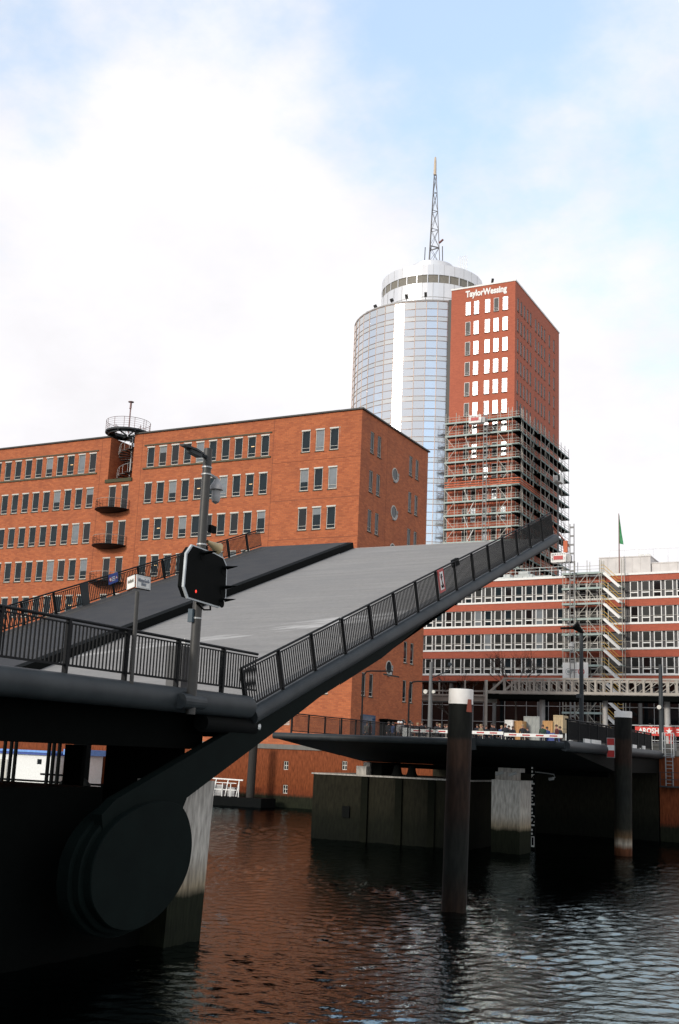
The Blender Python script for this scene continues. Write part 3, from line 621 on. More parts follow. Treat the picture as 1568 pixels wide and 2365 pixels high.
mp_ = lambda k, z: Vector((CC[0] + rad(z) * math.cos(leg[k % 3]), CC[1] + rad(z) * math.sin(leg[k % 3]), z))
for k in range(3):
    l_ = MB(); l_.tube([mp_(k, 107.4), mp_(k, 128.2)], .1, 6); l_.build('leg', M_MAST, om)
for i in range(5):
    for k in range(3):
        br.bar(mp_(k, mz[i]), mp_(k + 1, mz[i + 1]), .07); br.bar(mp_(k + 1, mz[i]), mp_(k, mz[i + 1]), .07); br.bar(mp_(k, mz[i + 1]), mp_(k + 1, mz[i + 1]), .1 if i else .2)
br.build('bracing', M_MAST, om)
MB().tube([(CC[0], CC[1], 128.1), (CC[0], CC[1], 131.2), (CC[0], CC[1], 132.3)], [.34, .28, .2], 10).build('radome', mat('beige_radome', (.62, .5, .36), .6), om)
q = MB(); q.bar(mp_(0, 112) + Vector((.05, 0, .3)), mp_(0, 112.4) + Vector((1.1, -.4, .3)), .3); q.build('dish', mat('dark_red_steel', (.2, .07, .06), .5), om)
q = MB(); q.tube([mp_(1, 107.4) + Vector((-1.0, -.4, 0)), mp_(1, 111) + Vector((-1.0, -.4, .9))], .1, 6); q.build('stay', M_POLE, om); q = MB(); q.tube([mp_(0, 107.4) + Vector((.8, -.4, 0)), mp_(0, 111) + Vector((.9, -.4, .2))], .1, 6); q.build('stay', M_POLE, om)
q = MB()
for k in range(9):
    x = -80.2 + .45 * (k % 5); y = 202.5 + .8 * (k // 5); q.bar((x, y, 103.5), (x, y, 107.2), .06)
q.bar((-80.2, 202.5, 107), (-78.3, 202.5, 107), .06); q.build('roof_ladder_cage', M_STEEL, ot)
lamps_ = [(205, 1.0), (222, 1.0), (238, 1.2), (258, 1.0), (272, 1.6), (288, 1.8)]
fl0 = None
for i, (a, s_) in enumerate(lamps_):
    a = R(a); p = Vector((CC[0] + (DR + 2.8) * math.cos(a), CC[1] + (DR + 2.8) * math.sin(a), GT + .1)); d = Vector((math.cos(a), math.sin(a), 0))
    q = MB(); q.bar(p, p + Vector((0, 0, 1.6)) + d * .5, .12); q.bar(p + Vector((0, 0, 1.7)) + d * .35, p + Vector((0, 0, 1.7 + .5 * s_)) + d * .75, .5); q.build('floodlight', M_DARKCAP, ot)
q = MB(); q.bar((-69.6, 192.5, 94.2), (-68.9, 191.5, 94.9), .2); q.bar((-69.0, 191.6, 94.7), (-68.6, 191.0, 95.6), .4); q.build('roof_crane', M_DARKCAP, ot)

# ------------------------------------------------------------------ scaffolding
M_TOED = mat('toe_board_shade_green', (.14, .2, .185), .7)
def scaffold(parent, p0, p1, inw, zs, nb, brace=(), zfoot=GZ, toe=None, boards=M_DECKB):
    p0, p1, inw = Vector(p0), Vector(p1), Vector(inw); u = (p1 - p0); ln = u.length; u.normalize(); up = Vector((0, 0, 1))
    top = zs[0] + 2.0
    for i in range(nb + 1):
        for d in (0, 1):
            f = p0 + u * (ln * i / nb) + inw * d; q = MB(); q.bar(f + up * zfoot, f + up * top, .08); q.build('standard', M_SCAF, parent)
    for z in zs:
        c = (p0 + p1) / 2 + inw * .5 + up * z; q = MB(); q.obox(c, u * (ln / 2 + .15), inw * .5, up * .05); dk = q.build('deck', boards, parent)
        q = MB(); q.obox((p0 + p1) / 2 - inw.normalized() * .06 + up * (z + .06), u * (ln / 2 + .15), inw.normalized() * .03, up * .15); q.build('toe_board', toe or M_TOE, dk)
        q = MB()
        for h in (.62, 1.12): q.bar(p0 + up * (z + h) - inw.normalized() * .02, p1 + up * (z + h) - inw.normalized() * .02, .055)
        q.build('guard_rail', M_SCAF, parent)
    for i, b0 in enumerate(zs[:-1]):
        for b in brace:
            s0, s1 = (b, b + 1) if i % 2 else (b + 1, b)
            q = MB(); q.bar(p0 + u * (ln * s0 / nb) + up * b0 - inw.normalized() * .05, p0 + u * (ln * s1 / nb) + up * zs[i + 1] - inw.normalized() * .05, .085); q.build('brace', M_SCAF, parent)
SZ = [66.44 - 2.52 * k for k in range(15)]
os_ = thing('scaffolding', (-62.2, 188.0, GZ), 'grey and green scaffolding wrapped round the foot of the brick tower', 'scaffolding')
scaffold(os_, (-76.3, 187.9, 0), (-62.1, 187.9, 0), (0, 1.4, 0), SZ, 7, brace=(0, 5))
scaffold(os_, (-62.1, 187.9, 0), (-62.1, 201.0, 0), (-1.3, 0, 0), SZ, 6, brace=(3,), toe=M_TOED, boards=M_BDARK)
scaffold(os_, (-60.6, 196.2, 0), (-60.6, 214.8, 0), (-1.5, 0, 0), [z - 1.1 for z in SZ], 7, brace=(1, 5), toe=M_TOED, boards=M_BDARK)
q = MB(); 
for i, z in enumerate(SZ[:-1]):
    x0, x1 = (-72.6, -71.6) if i % 2 else (-70.6, -71.9)
    q.bar((x0, 188.2, z), (x1, 188.2, z - 2.5), .28, .1)
q.build('ladder', M_WHITE, os_)
q = MB()
for dz in (.35, .75, 1.25): q.bar((-76.3, 187.75, SZ[4] - 2.52 + dz), (-62.0, 187.75, SZ[4] - 2.52 + dz), .16); q.bar((-61.95, 187.9, SZ[4] - 2.52 + dz), (-61.95, 201, SZ[4] - 2.52 + dz), .16)
q.bar((-60.4, 203, SZ[7] + .4), (-60.4, 214.5, SZ[8] + 1.0), .2)
q.build('orange_pipe', M_RUSTY, os_)
def hoist(name, p, z0, z1, zc, label, grp=None, sgn=(-1.6, 0, 0), face=(1, 0, 0)):
    o = thing(name, (p[0], p[1], z0), label, 'hoist', grp); q = MB(); p = Vector(p); fx = Vector(face)
    for s_ in (-.32, .32): q.bar(p + fx * s_ + Vector((0, 0, z0)), p + fx * s_ + Vector((0, 0, z1)), .13)
    z = z0
    while z < z1 - .4: q.obox(p + Vector((0, 0, z + .3)), fx * .3, fx.cross(Vector((0, 0, 1))) * .05, Vector((0, 0, .14))); z += 1.35
    q.build('mast', mat('hoist_steel', (.2, .2, .19), .55), o)
    c = p + Vector(sgn) + Vector((0, 0, zc)); n_ = fx.cross(Vector((0, 0, 1))); q = MB(); q.obox(c, fx * 1.15, n_ * .7, Vector((0, 0, .06)))
    for k in range(9): q.obox(c + fx * (-1.1 + k * .275) + n_ * .66 + Vector((0, 0, .7)), fx * .07, n_ * .03, Vector((0, 0, .66)))
    for h in (.15, .75, 1.33): q.obox(c + n_ * .66 + Vector((0, 0, h)), fx * 1.13, n_ * .04, Vector((0, 0, .06)))
    q.obox(c - n_ * .66 + Vector((0, 0, .7)), fx * 1.13, n_ * .03, Vector((0, 0, .66))); q.build('cage', M_WHITE, o)
    MB().obox(c + n_ * .74 + Vector((0, 0, .62)), fx * .75, n_ * .02, Vector((0, 0, .3))).build('sign_panel', M_RED, o)
    MB().obox(c + fx * 1.5 + Vector((0, 0, .5)), fx * .35, n_ * .3, Vector((0, 0, .5))).build('motor', M_GREY, o)
    return o
hoist('material_hoist', (-68.2, 187.0, 0), 25, 69.6, 65.7, 'lattice hoist with white cage on the front of the tower scaffolding', 'material hoists', sgn=(-1.8, -.1, 0))
o = hoist('material_hoist', (-59.6, 204.0, 0), 25, 57.5, 57.2, 'lattice hoist with white and red cage on the side of the tower scaffolding', 'material hoists', sgn=(.7, -2.2, 0), face=(0, -1, 0))

# ------------------------------------------------------------------ banded brick and glass block on the right
RA = R(3.84); RP = Vector((-50.27, 168, 0)); RU = Vector((math.cos(RA), -math.sin(RA), 0)); RN = Vector((math.sin(RA), math.cos(RA), 0)); UPV = Vector((0, 0, 1))
def rl(u, n, z): return RP + RU * u + RN * n + UPV * z
class LB(MB):                      # mesh builder in the block's own frame
    def lbox(s, u0, u1, n0, n1, z0, z1): return s.obox(rl((u0 + u1) / 2, (n0 + n1) / 2, (z0 + z1) / 2), RU * (u1 - u0) / 2, RN * (n1 - n0) / 2, UPV * (z1 - z0) / 2)
orb = thing('banded_office_building', tuple(rl(0, 0, GZ)), 'long red brick office block with white framed ribbon windows behind the railway viaduct', 'office building')
RZ = [29.96, 26.22, 22.5, 18.72]; U0, U1 = -30, 42
mb = LB(); edges = [33.3] + [v for z in RZ for v in (z + 2.42, z - .28)] + [17.6]
for a, b_ in zip(edges[::2], edges[1::2]): mb.lbox(U0, U1, 0, .4, b_, a)
mb.lbox(U0, U1, 13.5, 14, GZ, 33.3); mb.lbox(U1 - .3, U1 - .001, .401, 13.5, GZ, 33.2); mb.build('wall', M_RBRICK, orb)
mb = LB(); mb.lbox(U0, U1, -.15, 13, 33.302, 33.62); mb.build('roof_edge', M_WHITE, orb)
mb = LB()
for z in RZ: mb.lbox(U0, U1, -.1, .3, z - .27, z - .002)
mb.build('sill_band', M_WHITE, orb)
mb = LB()
for z in RZ: mb.lbox(U0, U1, .22, .3, z, z + 2.42); mb.lbox(U0, U1, -.05, .05, z + 2.36, z + 2.418)
mb.build('window_backing', mat('dark_bay', (.028, .027, .028), .5), orb)
mb = LB()
for z in RZ: mb.lbox(U0, U1, -.08, -.04, z + .93, z + .97)
mb.build('handrail', M_CREAM, orb)
bays = [1.62 - 1.715 * k for k in range(15)] + [13.0 + 1.715 * k for k in range(6)] + [3.4, 5.1, 6.8, 8.5]
protos = {}
ci = 0
for z in RZ:
    for u in bays:
        pm = [M_PANEK, M_GLASSK, M_GLASS, M_GLASSB][rng.choice([0, 0, 0, 0, 0, 0, 1, 1, 2, 2, 3])]; key = pm.name; loc = tuple(rl(u, 0, z))
        if key not in protos:
            q = LB(); v = LB()
            def lb(bm, a, b_, c, d, e, f_): bm.obox(RU * (a + b_) / 2 + RN * (c + d) / 2 + UPV * (e + f_) / 2, RU * (b_ - a) / 2, RN * (d - c) / 2, UPV * (f_ - e) / 2)
            lb(q, -.62, -.49, .02, .2, 0, 2.36); lb(q, .49, .62, .02, .2, 0, 2.36); lb(q, -.49, .49, .04, .18, .64, .8); lb(q, -.49, .49, .04, .18, 0, .05); lb(q, -.49, .49, .04, .18, 2.31, 2.36)
            lb(v, -.49, .49, .12, .16, .05, .64); lb(v, -.49, .49, .12, .16, .8, 2.31)
            o = q.build('window', M_WHITE, orb, wloc=loc); v.build('pane', pm, o, wloc=loc); protos[key] = o
        else: inst(protos[key], orb, loc)
# ground floor, set back behind columns
mb = LB(); mb.lbox(U0, U1, 2.4, 2.6, GZ, 17.58); mb.lbox(U0, U1, .41, 2.39, 17.3, 17.58); mb.build('ground_floor', M_GLASSK, orb)
mb = LB()
for k in range(40): mb.lbox(U0 + k * 1.8, U0 + k * 1.8 + .07, 2.3, 2.38, GZ, 17.2)
for z in (8.9, 11.4, 13.9, 16.2): mb.lbox(U0, U1, 2.25, 2.34, z, z + .09)
mb.build('mullion', M_STEEL, orb)
for u in (-17, -9.5, -2, 5.5, 13.4, 21, 28.5):
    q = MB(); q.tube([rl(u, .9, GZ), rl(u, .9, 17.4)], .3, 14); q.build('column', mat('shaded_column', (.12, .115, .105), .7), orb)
# plant rooms and rails on the roof
for nm, b, m_, lab in (('plant_room', (-45.2, -37.1, 178, 186, 33.62, 38.0), M_GREY, 'tall grey plant room behind the flagpole'), ('plant_room', (-37.0, -20, 178.4, 186, 33.62, 36.9), M_GREY, 'lower grey plant room right of the flagpole')):
    q = MB(); q.box(*b); q.box(b[0] - .1, b[1] + .1, b[2] - .1, b[3], b[5] + .002, b[5] + .15)
    for k in range(int((b[1] - b[0]) / 1.3)): q.box(b[0] + k * 1.3, b[0] + k * 1.3 + .05, b[2] - .04, b[2] - .002, b[4], b[5])
    tag(q.build(nm, mat('pale_cladding', (.60, .56, .52), .7, scale=.5)), lab, 'plant room')
q = MB()
for k in range(12): q.bar((-45.7 + k * 2.4, 187, 33.6), (-45.7 + k * 2.4, 187, 40.9), .06)
for z in (38.6, 40.9): q.bar((-45.7, 187, z), (-19.3, 187, z), .06)
for x in (-40.9, -39.8): q.box(x, x + .9, 186.9, 186.98, 39.3, 40.1)
tag(q.build('roof_fence', M_STEEL), 'thin pale frame fence above the plant rooms on the roof', 'fence')
o = thing('flagpole', (-41.65, 176.5, 33.6), 'thin flagpole with limp green flag on the banded block roof', 'flagpole')
MB().tube([(-41.65, 176.5, 33.6), (-41.65, 176.5, 44.9)], [.13, .06], 8).build('pole', mat('rust_pole', (.24, .14, .11), .5), o)
q = MB(); n = 10
for i in range(n + 1):
    z = 44.7 - 4.7 * i / n; w_ = .05 + .6 * (i / n) ** 1.2
    for j, (fx, fy) in enumerate(((0, 0), (.35, .12), (.7, -.1), (1, .05))): q.v.append((-41.58 + fx * w_, 176.5 + fy * math.sin(i * 1.3 + j), z - .2 * fx))
for i in range(n):
    for j in range(3): q.f.append((i * 4 + j, i * 4 + j + 1, i * 4 + 5 + j, i * 4 + 4 + j)); q.mi.append(0)
q.build('flag', mat('green_flag', (.05, .26, .10), .7), o, smooth=True)
q = LB()
for k in range(10): q.lbox(-16 + k * 1.6, -16 + k * 1.6 + 1.5, .6, 1.0, 33.63, 33.95)
q.lbox(-10.5, -7.2, 1, 2.6, 33.95, 34.5); q.lbox(-6.4, -3.4, 1, 2.4, 33.95, 34.35); q.lbox(-5.8, -4.2, 1.2, 2.2, 34.36, 34.9)
for z in (34.7, 35.2):
    q.bar(rl(-16, .5, z), rl(2, .5, z), .07)
for k in range(10): q.bar(rl(-16 + 2 * k, .5, 33.63), rl(-16 + 2 * k, .5, 35.25), .07)
tag(q.build('roof_equipment', mat('pale_equipment', (.55, .58, .55), .6, col2=(.4, .42, .4), scale=.7)), 'pale stacked scaffold parts and guard rails along the banded block roof edge', 'roof equipment')
# stair scaffold in front of the block
oss = thing('stair_scaffolding', tuple(rl(7, -2, GZ)), 'scaffold tower with white stairs and yellow handrails on the banded office block', 'scaffolding')
ZS = [33.55 - 2.31 * k for k in range(12)]
p = lambda u, n: rl(u, n, 0)
scaffold(oss, p(2.6, -1.7), p(8.3, -1.7), RN * 1.3, ZS, 3, brace=(1, 2))
for u in (8.6, 11.7):
    for n_ in (-1.75, -.5): q = MB(); q.bar(rl(u, n_, GZ), rl(u, n_, 35.6), .1); q.build('standard', M_SCAF, oss)
for i, z in enumerate(ZS[:-1]):
    q = MB(); q.bar(rl(8.9, -1.75, z), rl(11.3, -1.75, z - 2.2), .07, .34); q.bar(rl(8.9, -.9, z), rl(11.3, -.9, z - 2.2), .07, .34)
    for k in range(9): f_ = (k + .5) / 9; q.obox(rl(8.9 + 2.4 * f_, -1.32, z - 2.2 * f_), RU * .14, RN * .4, UPV * .03)
    st = q.build('stair_flight', M_WHITE, oss)
    q = MB()
    for h in (.62, 1.15):
        q.tube([rl(8.55, -1.8, z + h), rl(9.0, -1.8, z + h), rl(11.2, -1.8, z + h - 2.1), rl(11.7, -1.8, z + h - 2.1)], .045, 6)
    q.build('handrail', M_YELLOW, st)
    q = MB(); q.obox(rl(11.5, -1.2, z - 2.26), RU * .3, RN * .6, UPV * .04); q.build('landing', M_TOE, oss); q = MB(); q.obox(rl(8.75, -1.2, z), RU * .25, RN * .6, UPV * .04); q.build('landing', M_TOE, oss)
o = hoist('material_hoist', tuple(rl(4.3, -2.4, 0)), 12, 41.2, 35.3, 'lattice hoist with white and red cage at the banded block roof', 'material hoists', sgn=tuple(RU * -1.9 + RN * -.1), face=tuple(RU))

q = LB(); q.lbox(3.0, 3.6, -2.6, -2.2, 36.8, 38.6); q.build('orange_panel', M_RUSTY, o)
# banner on the scaffold
ob2 = thing('banner', tuple(rl(4.6, -1.95, 18)), 'white banner with grey and red round emblems hung on the stair scaffolding', 'banner')
q = LB(); q.lbox(2.65, 6.6, -2.0, -1.96, 17.6, 20.2); q.build('sheet', M_WHITE, ob2)
def ring3(c, ex, ez, r0, r1, n=24, thick=None):
    q = MB(); c = Vector(c)
    for k in range(n):
        a, b_ = 2 * math.pi * k / n, 2 * math.pi * (k + 1) / n
        q.quad(*[c + ex * (r * math.cos(t_)) + ez * (r * math.sin(t_)) for r, t_ in ((r0, a), (r1, a), (r1, b_), (r0, b_))])
    return q
ring3(rl(3.6, -2.02, 18.85), RU, UPV, .42, .5).add(ring3(rl(3.6, -2.02, 18.85), RU, UPV, .0, .25).v, ring3(rl(3.6, -2.02, 18.85), RU, UPV, 0.0, .25).f).build('emblem', mat('grey_print', (.38, .42, .40), .7), ob2)
ring3(rl(5.55, -2.02, 18.85), RU, UPV, .38, .5).build('emblem', M_RED, ob2)
q = LB(); q.lbox(4.35, 5.0, -2.02, -2.005, 19.0, 19.2); q.lbox(4.35, 4.9, -2.02, -2.005, 18.7, 18.8); q.build('print', mat('pink_print', (.55, .38, .36), .7), ob2)

# ------------------------------------------------------------------ elevated railway viaduct
ov = thing('railway_viaduct', (-48.2, 135, GZ), 'pale steel lattice railway viaduct on columns crossing in front of the banded block', 'viaduct')
for yy, nm in ((135.0, 'truss'), (139.2, 'truss')):
    q = MB(); x0, pt, nb = -48.15, 1.9, 17; zb, zt = 13.78, 15.42
    q.box(x0 - .2, x0 + pt * nb, yy - .16, yy + .16, zb - .2, zb + .12); q.box(x0 + pt - .2, x0 + pt * nb, yy - .16, yy + .16, zt - .1, zt + .12)
    q.bar((x0, yy, zb), (x0 + pt, yy, zt), .24, .24)
    for k in range(1, nb):
        x = x0 + pt * k
        q.box(x - .12, x + .12, yy - .13, yy + .13, zb + .1, zt - .08)
        if k < nb - 1:
            q.box(x + pt / 2 - .08, x + pt / 2 + .08, yy - .1, yy + .1, zb + .1, zt - .3)
            s_ = 1 if k < 9 else -1
            q.bar((x + pt / 2 - s_ * pt / 2, yy + .02, zt - .1), (x + pt / 2 + s_ * pt / 2, yy + .02, zb + .1), .08, .08)
            for cx, sx in ((x + .12, 1), (x + pt / 2 - .08, -1), (x + pt / 2 + .08, 1), (x + pt - .12, -1)):
                q.prism([(cx, yy - .09, zt - .09), (cx + sx * .2, yy - .09, zt - .09), (cx, yy - .09, zt - .3)], (0, .18, 0))
    q.build(nm, M_TRUSS, ov)
q = MB(); q.box(-48.5, -14, 135.25, 139, 13.2, 13.5); q.box(-48.4, -14, 134.9, 135.15, 12.9, 13.52); q.box(-48.4, -14, 139.1, 139.3, 12.9, 13.5); q.build('deck_beam', M_BDARK, ov)
q = MB(); q.box(-59.5, -48.6, 135.0, 135.2, 13.2, 13.42); q.box(-59.5, -48.6, 135.0, 135.1, 13.75, 13.85); q.box(-59.5, -48.6, 135.4, 139, 12.6, 13.15)
for x in (-59.4, -55, -51.5): q.box(x - .08, x + .08, 135.02, 135.18, 13.42, 15.2)
q.build('approach_beam', M_TRUSS, ov)
for i, (x, r_) in enumerate(((-48.5, .2), (-42.0, .34), (-34.2, .3), (-26.9, .34), (-19.5, .3))):
    q = MB(); q.tube([(x, 134.6 if i == 0 else 137, GZ), (x, 134.6 if i == 0 else 137, 15.2 if i == 0 else 13.2)], r_, 14); q.build('column', M_TRUSS if i == 0 else M_GREY, ov)

# ------------------------------------------------------------------ far bridge approach, piers
DZ = 6.48
of = thing('far_approach', (XR, 62.5, DZ), 'dark far approach deck that the raised leaf lands on with people behind its railings', 'bridge approach')
prof = [(62.5, DZ), (101, DZ), (101, 4.95), (75, 4.88), (62.5, 6.1)]
MB().prism([(XL, y, z) for y, z in prof], (XR - XL, 0, 0)).build('deck', mat('far_deck_paint', (.006, .007, .006), .8, spec=.08), of)
q = MB(); q.tube([(XL - .15, 62.45, 6.28), (XR + .1, 62.45, 6.28)], .2, 12); q.build('nose_tube', M_BRIDGE, of, smooth=True)
q = MB(); q.tube([(XR + .1, 62.45, 6.25), (XR + .1, 88, 6.25)], .3, 12); q.build('edge_tube', M_BRIDGE, of, smooth=True)
MB().box(XL + .5, XR - .5, 74.6, 75.0, 4.55, 4.87).build('cross_girder', M_BDARK, of)
railing(of, lambda s, n: Vector((XL + .1, 64.2 + s, DZ + n)), 35, 1.27, 2.3, .15, M_RAIL)
railing(of, lambda s, n: Vector((XR - .05, 63.5 + s, DZ + n)), 22, 1.27, 2.2, .11, M_RAIL)
q = MB(); q.box(XR - .2, XR - .05, 63.5, 85.5, 7.72, 7.8); q.build('top_rail', M_RAIL, of)
for y0, y1 in ((66.6, 67.8), (68.2, 70.4), (77, 77.8), (79, 80.2), (82.2, 82.9)):
    MB().box(XR + .0, XR + .1, y0, y1, 6.5, 6.78).build('white_plate', M_WHITE, of)
q = MB()
for x0, x1 in ((-23.0, -18.3),): q.box(x0, x1, 62.2, 62.35, 6.32, 6.5); q.box(x0 - .35, x0, 62.15, 62.35, 5.85, 6.5)
q.build('landing_plate', M_BRIDGE, of)
t = thing('concrete_pier', (-30, 66, 0), 'wide dark stained concrete pier under the far approach deck', 'bridge pier')
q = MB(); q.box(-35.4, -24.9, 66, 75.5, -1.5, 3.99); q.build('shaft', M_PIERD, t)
q = MB(); q.box(-35.5, -24.8, 65.9, 75.6, 3.99, 4.08); q.build('cap', M_CONC, t)
q = MB(); q.box(-33.25, -32.75, 65.9, 66.0, 1.4, 2.1); q.build('recess_plate', M_BLACK, t)
q = MB()
for x in (-31.95, -29.6, -27.4): q.box(x, x + .45, 65.85, 66.0, -1, 3.95)
q.build('fender_strip', mat('wet_timber', (.008, .009, .006), .9, spec=.05), t)
q = MB(); q.box(-32.6, -31.9, 66.4, 68, 4.08, 4.62); q.box(-32.35, -31.95, 67, 68.2, 4.62, 4.86); q.build('bearing_block', M_CONC, t)
q = MB()
for x in (-30.0, -29.0): q.lathe((x, 67), [(.42, 4.08), (.3, 4.3), (.2, 4.75), (.01, 4.8)], 14)
q.build('bollard', M_BLACK, t)
q = MB(); q.box(-31.8, -31.1, 67, 70, 4.08, 4.9); q.build('bearing', M_BDARK, t); q = MB(); q.box(-26.5, -25.3, 67.2, 72, 4.08, 4.9); q.build('bearing', M_BDARK, t)
t = thing('concrete_pier', (-22.4, 66, 0), 'narrow pale concrete pier beside the water gauge', 'bridge pier')
q = MB(); q.box(-23.35, -21.58, 66, 68.15, -1.5, 4.2); q.build('shaft', M_CONC, t)
q = MB(); q.box(-23.3, -22.2, 66.5, 68, 4.2, 4.66); q.box(-23.3, -21.9, 67, 67.9, 4.66, 4.9); q.build('bearing_block', M_CONC, t)
for x in (-22.75, -21.95):
    q = MB(); q.tube([(x - .22, 65.75, 4.5), (x + .22, 65.75, 4.66)], .09, 10); q.build('floodlight', M_STEEL, t)
# water gauge
t = thing('water_gauge', (-22.03, 70, 0), 'black and white tide gauge board standing in the water by the pale pier', 'water gauge')
q = MB(); q.box(-22.2, -21.9, 69.98, 70.08, -1, 5.0); q.build('post', M_BLACK, t)
q = MB(); z = .15
for z in (.2, 1.45, 2.7, 3.95): q.box(-22.14, -21.94, 69.95, 69.978, z, z + .62); q.box(-22.14, -22.05, 69.95, 69.978, z + .72, z + .84); q.box(-22.14, -22.05, 69.95, 69.978, z + .95, z + 1.07)
q.build('scale_plate', M_WHITE, t)
for i, z in enumerate((.2, 1.45, 2.7, 3.95)):
    text_part('number', str(i + 1), .62, M_BLACK, t, (-22.03, 69.94, z + .31), (1, 0, 0), (0, 0, 1), bold=.03)
q = MB(); q.tube([(-21.9, 69.95, 4.72), (-21.0, 69.9, 4.66), (-20.68, 69.9, 4.62), (-20.62, 69.9, 4.45), (-20.75, 69.9, 4.38)], .035, 6); q.tube([(-20.98, 69.85, 4.32), (-20.68, 69.85, 4.38)], .1, 8); q.build('lamp_arm', M_STEEL, t)
# warning board
t = thing('warning_board', (-17.42, 71, 5.8), 'upright board with red white red bands beside the far rusty pile', 'sign')
for a, b_, m_ in ((5.82, 6.22, M_RED), (6.221, 6.54, M_WHITE), (6.541, 6.94, M_RED)): MB().box(-17.63, -17.2, 71.0, 71.04, a, b_).build('band', m_, t)
q = MB(); q.box(-17.67, -17.16, 71.045, 71.08, 5.78, 6.98); q.box(-17.9, -17.4, 71.09, 71.15, 6.2, 6.3); q.build('backing', M_STEEL, t)

# ------------------------------------------------------------------ barrier, ladder, lamps, banner, crates on the far side
for i, (xa, xb, y, lab) in enumerate(((-38.6, -30.35, 88.4, 'long red and white barrier boom in front of the waiting people'), (-30.2, -25.4, 88.2, 'shorter red and white barrier boom beside the dark right railing'))):
    z = 7.52 if i == 0 else 7.42
    t = thing('barrier_boom', (xa, y, DZ), lab, 'barrier', 'red and white barrier booms')
    MB().box(xa, xb, y, y + .09, z - .13, z + .13).build('boom', M_WHITE, t)
    q = MB(); x = xa + .4
    while x < xb - .5: MB().box(x, x + .62, y - .012, y - .002, z - .055, z + .055).build('stripe', M_RED, t); x += 1.12
    q = MB(); q.bar((xa, y + .04, z - .5), (xb, y + .04, z - .5), .05)
    for k in range(int((xb - xa) / 1.6) + 1): q.bar((xa + .1 + 1.6 * k, y + .04, z - .5), (xa + .1 + 1.6 * k, y + .04, z - .13), .03)
    q.build('skirt_rail', M_CREAM, t)
    xe = xa - .5 if i == 0 else xb + .25
    MB().box(xe, xe + .6 if i == 0 else xe + .5, y - .2, y + .3, DZ, z + .22).build('housing', M_STEEL, t)
t = thing('ladder', (-17.15, 87.75, 4), 'tall pale metal ladder with safety cage hooked over the brick quay wall', 'ladder')
q = MB()
for x in (-17.42, -16.9): q.bar((x, 87.75, 4.02), (x, 87.75, 6.3), .06)
for k in range(9): q.bar((-17.42, 87.75, 4.2 + k * .27), (-16.9, 87.75, 4.2 + k * .27), .04)
q.build('ladder_rails', M_STEEL, t)
q = MB()
for x in (-17.6, -17.42, -16.95, -16.78):
    q.bar((x, 87.6, 6.1), (x, 87.6, 7.9), .06)
for z in (6.2, 6.75, 7.3, 7.88): q.bar((-17.62, 87.6, z), (-16.76, 87.6, z), .05)
for x in (-17.6, -16.78): q.bar((x, 87.6, 7.85), (x, 88.6, 7.5), .05)
q.build('cage', M_STEEL, t)
def lamp_post(x, y, z0, z1, r, label, m=M_POLE, extra=None):
    t = thing('lamp_post', (x, y, z0), label, 'lamp post'); MB().tube([(x, y, z0), (x, y, (z0 + z1) / 2), (x, y, z1)], [r, r * .85, r * .7], 10).build('pole', m, t)
    if extra: extra(t)
    return t
def ex_a(t):
    x, y = -19.5, 72.0
    q = MB(); q.tube([(x, y, 13.9), (x - .3, y, 13.95)], .08, 8); q.prism([(x - .3, y - .2, 13.9), (x - 1.35, y - .12, 13.88), (x - 1.35, y + .12, 13.88), (x - .3, y + .2, 13.9)], (0, 0, .12)); q.build('lamp_head', M_BLACK, t)
    q = MB(); q.lathe((x - .62, y - .1), [(.02, 13.0), (.12, 12.95), (.2, 12.75), (.2, 12.72), (.12, 12.7), (.12, 12.5), (.02, 12.4)], 12); q.bar((x - .5, y - .1, 12.95), (x, y, 13.05), .06); q.build('camera_dome', M_GREY, t)
    q = MB(); q.tube([(x + .1, y, 13.6), (x - .35, y - .3, 14.1)], [.08, .3], 10); q.build('horn', M_BLACK, t)
    q = MB(); q.lathe((x - .12, y - .2), [(.02, 9.7), (.17, 9.68), (.17, 9.45), (.02, 9.43)], 10); q.build('bell', M_BRIDGE, t)
lamp_post(-19.5, 72, DZ, 13.9, .17, 'tall dark post with flat lamp and camera dome on the far deck edge', M_BRIDGE, ex_a)
def ex_b(t):
    q = MB(); q.tube([(-40.75, 98, 12.6), (-39.0, 98, 13.3), (-39.0, 98, 13.7)], .05, 6); q.tube([(-39.0, 98, 13.75), (-38.8, 97.8, 13.9)], [.12, .2], 8); q.build('camera_arm', M_BRIDGE, t)
    q = MB(); q.tube([(-41.15, 97.9, 11.35), (-41.15, 97.7, 11.35)], .2, 12); q.tube([(-40.35, 97.9, 11.35), (-40.35, 97.7, 11.35)], .16, 12); q.build('spotlight', M_CREAM, t)
lamp_post(-40.75, 98, GZ, 14.1, .22, 'grey lamp post with camera arm right of the brick block corner', mat('dull_grey_post', (.13, .13, .125), .6), ex_b)
def arm(t, x, y, z, x2, head=True):
    q = MB(); q.tube([(x, y, z - .9), (x + .08, y, z - .35), (x + .35, y, z - .05), (x + .8, y, z), (x2, y, z)], .07, 8); q.build('arm', M_RAIL, t)
    if head: q = MB(); q.bar((x2, y, z), (x2, y, z - .35), .06); q.obox((x2 - .1, y, z - .42), (.75, 0, -.12), (0, .18, 0), (0, 0, .07)); q.build('lamp_head', M_RAIL, t)
lamp_post(-47.75, 98, GZ, 12.4, .1, 'dark curved arm lamp with lamp head before the brick block side wall', M_RAIL, lambda t: arm(t, -47.75, 98, 13.25, -44.7))
lamp_post(-42.9, 98, GZ, 11.5, .1, 'dark lamp pole with long headless arm before the brick block side wall', M_RAIL, lambda t: arm(t, -42.9, 98, 12.3, -38.2, False))
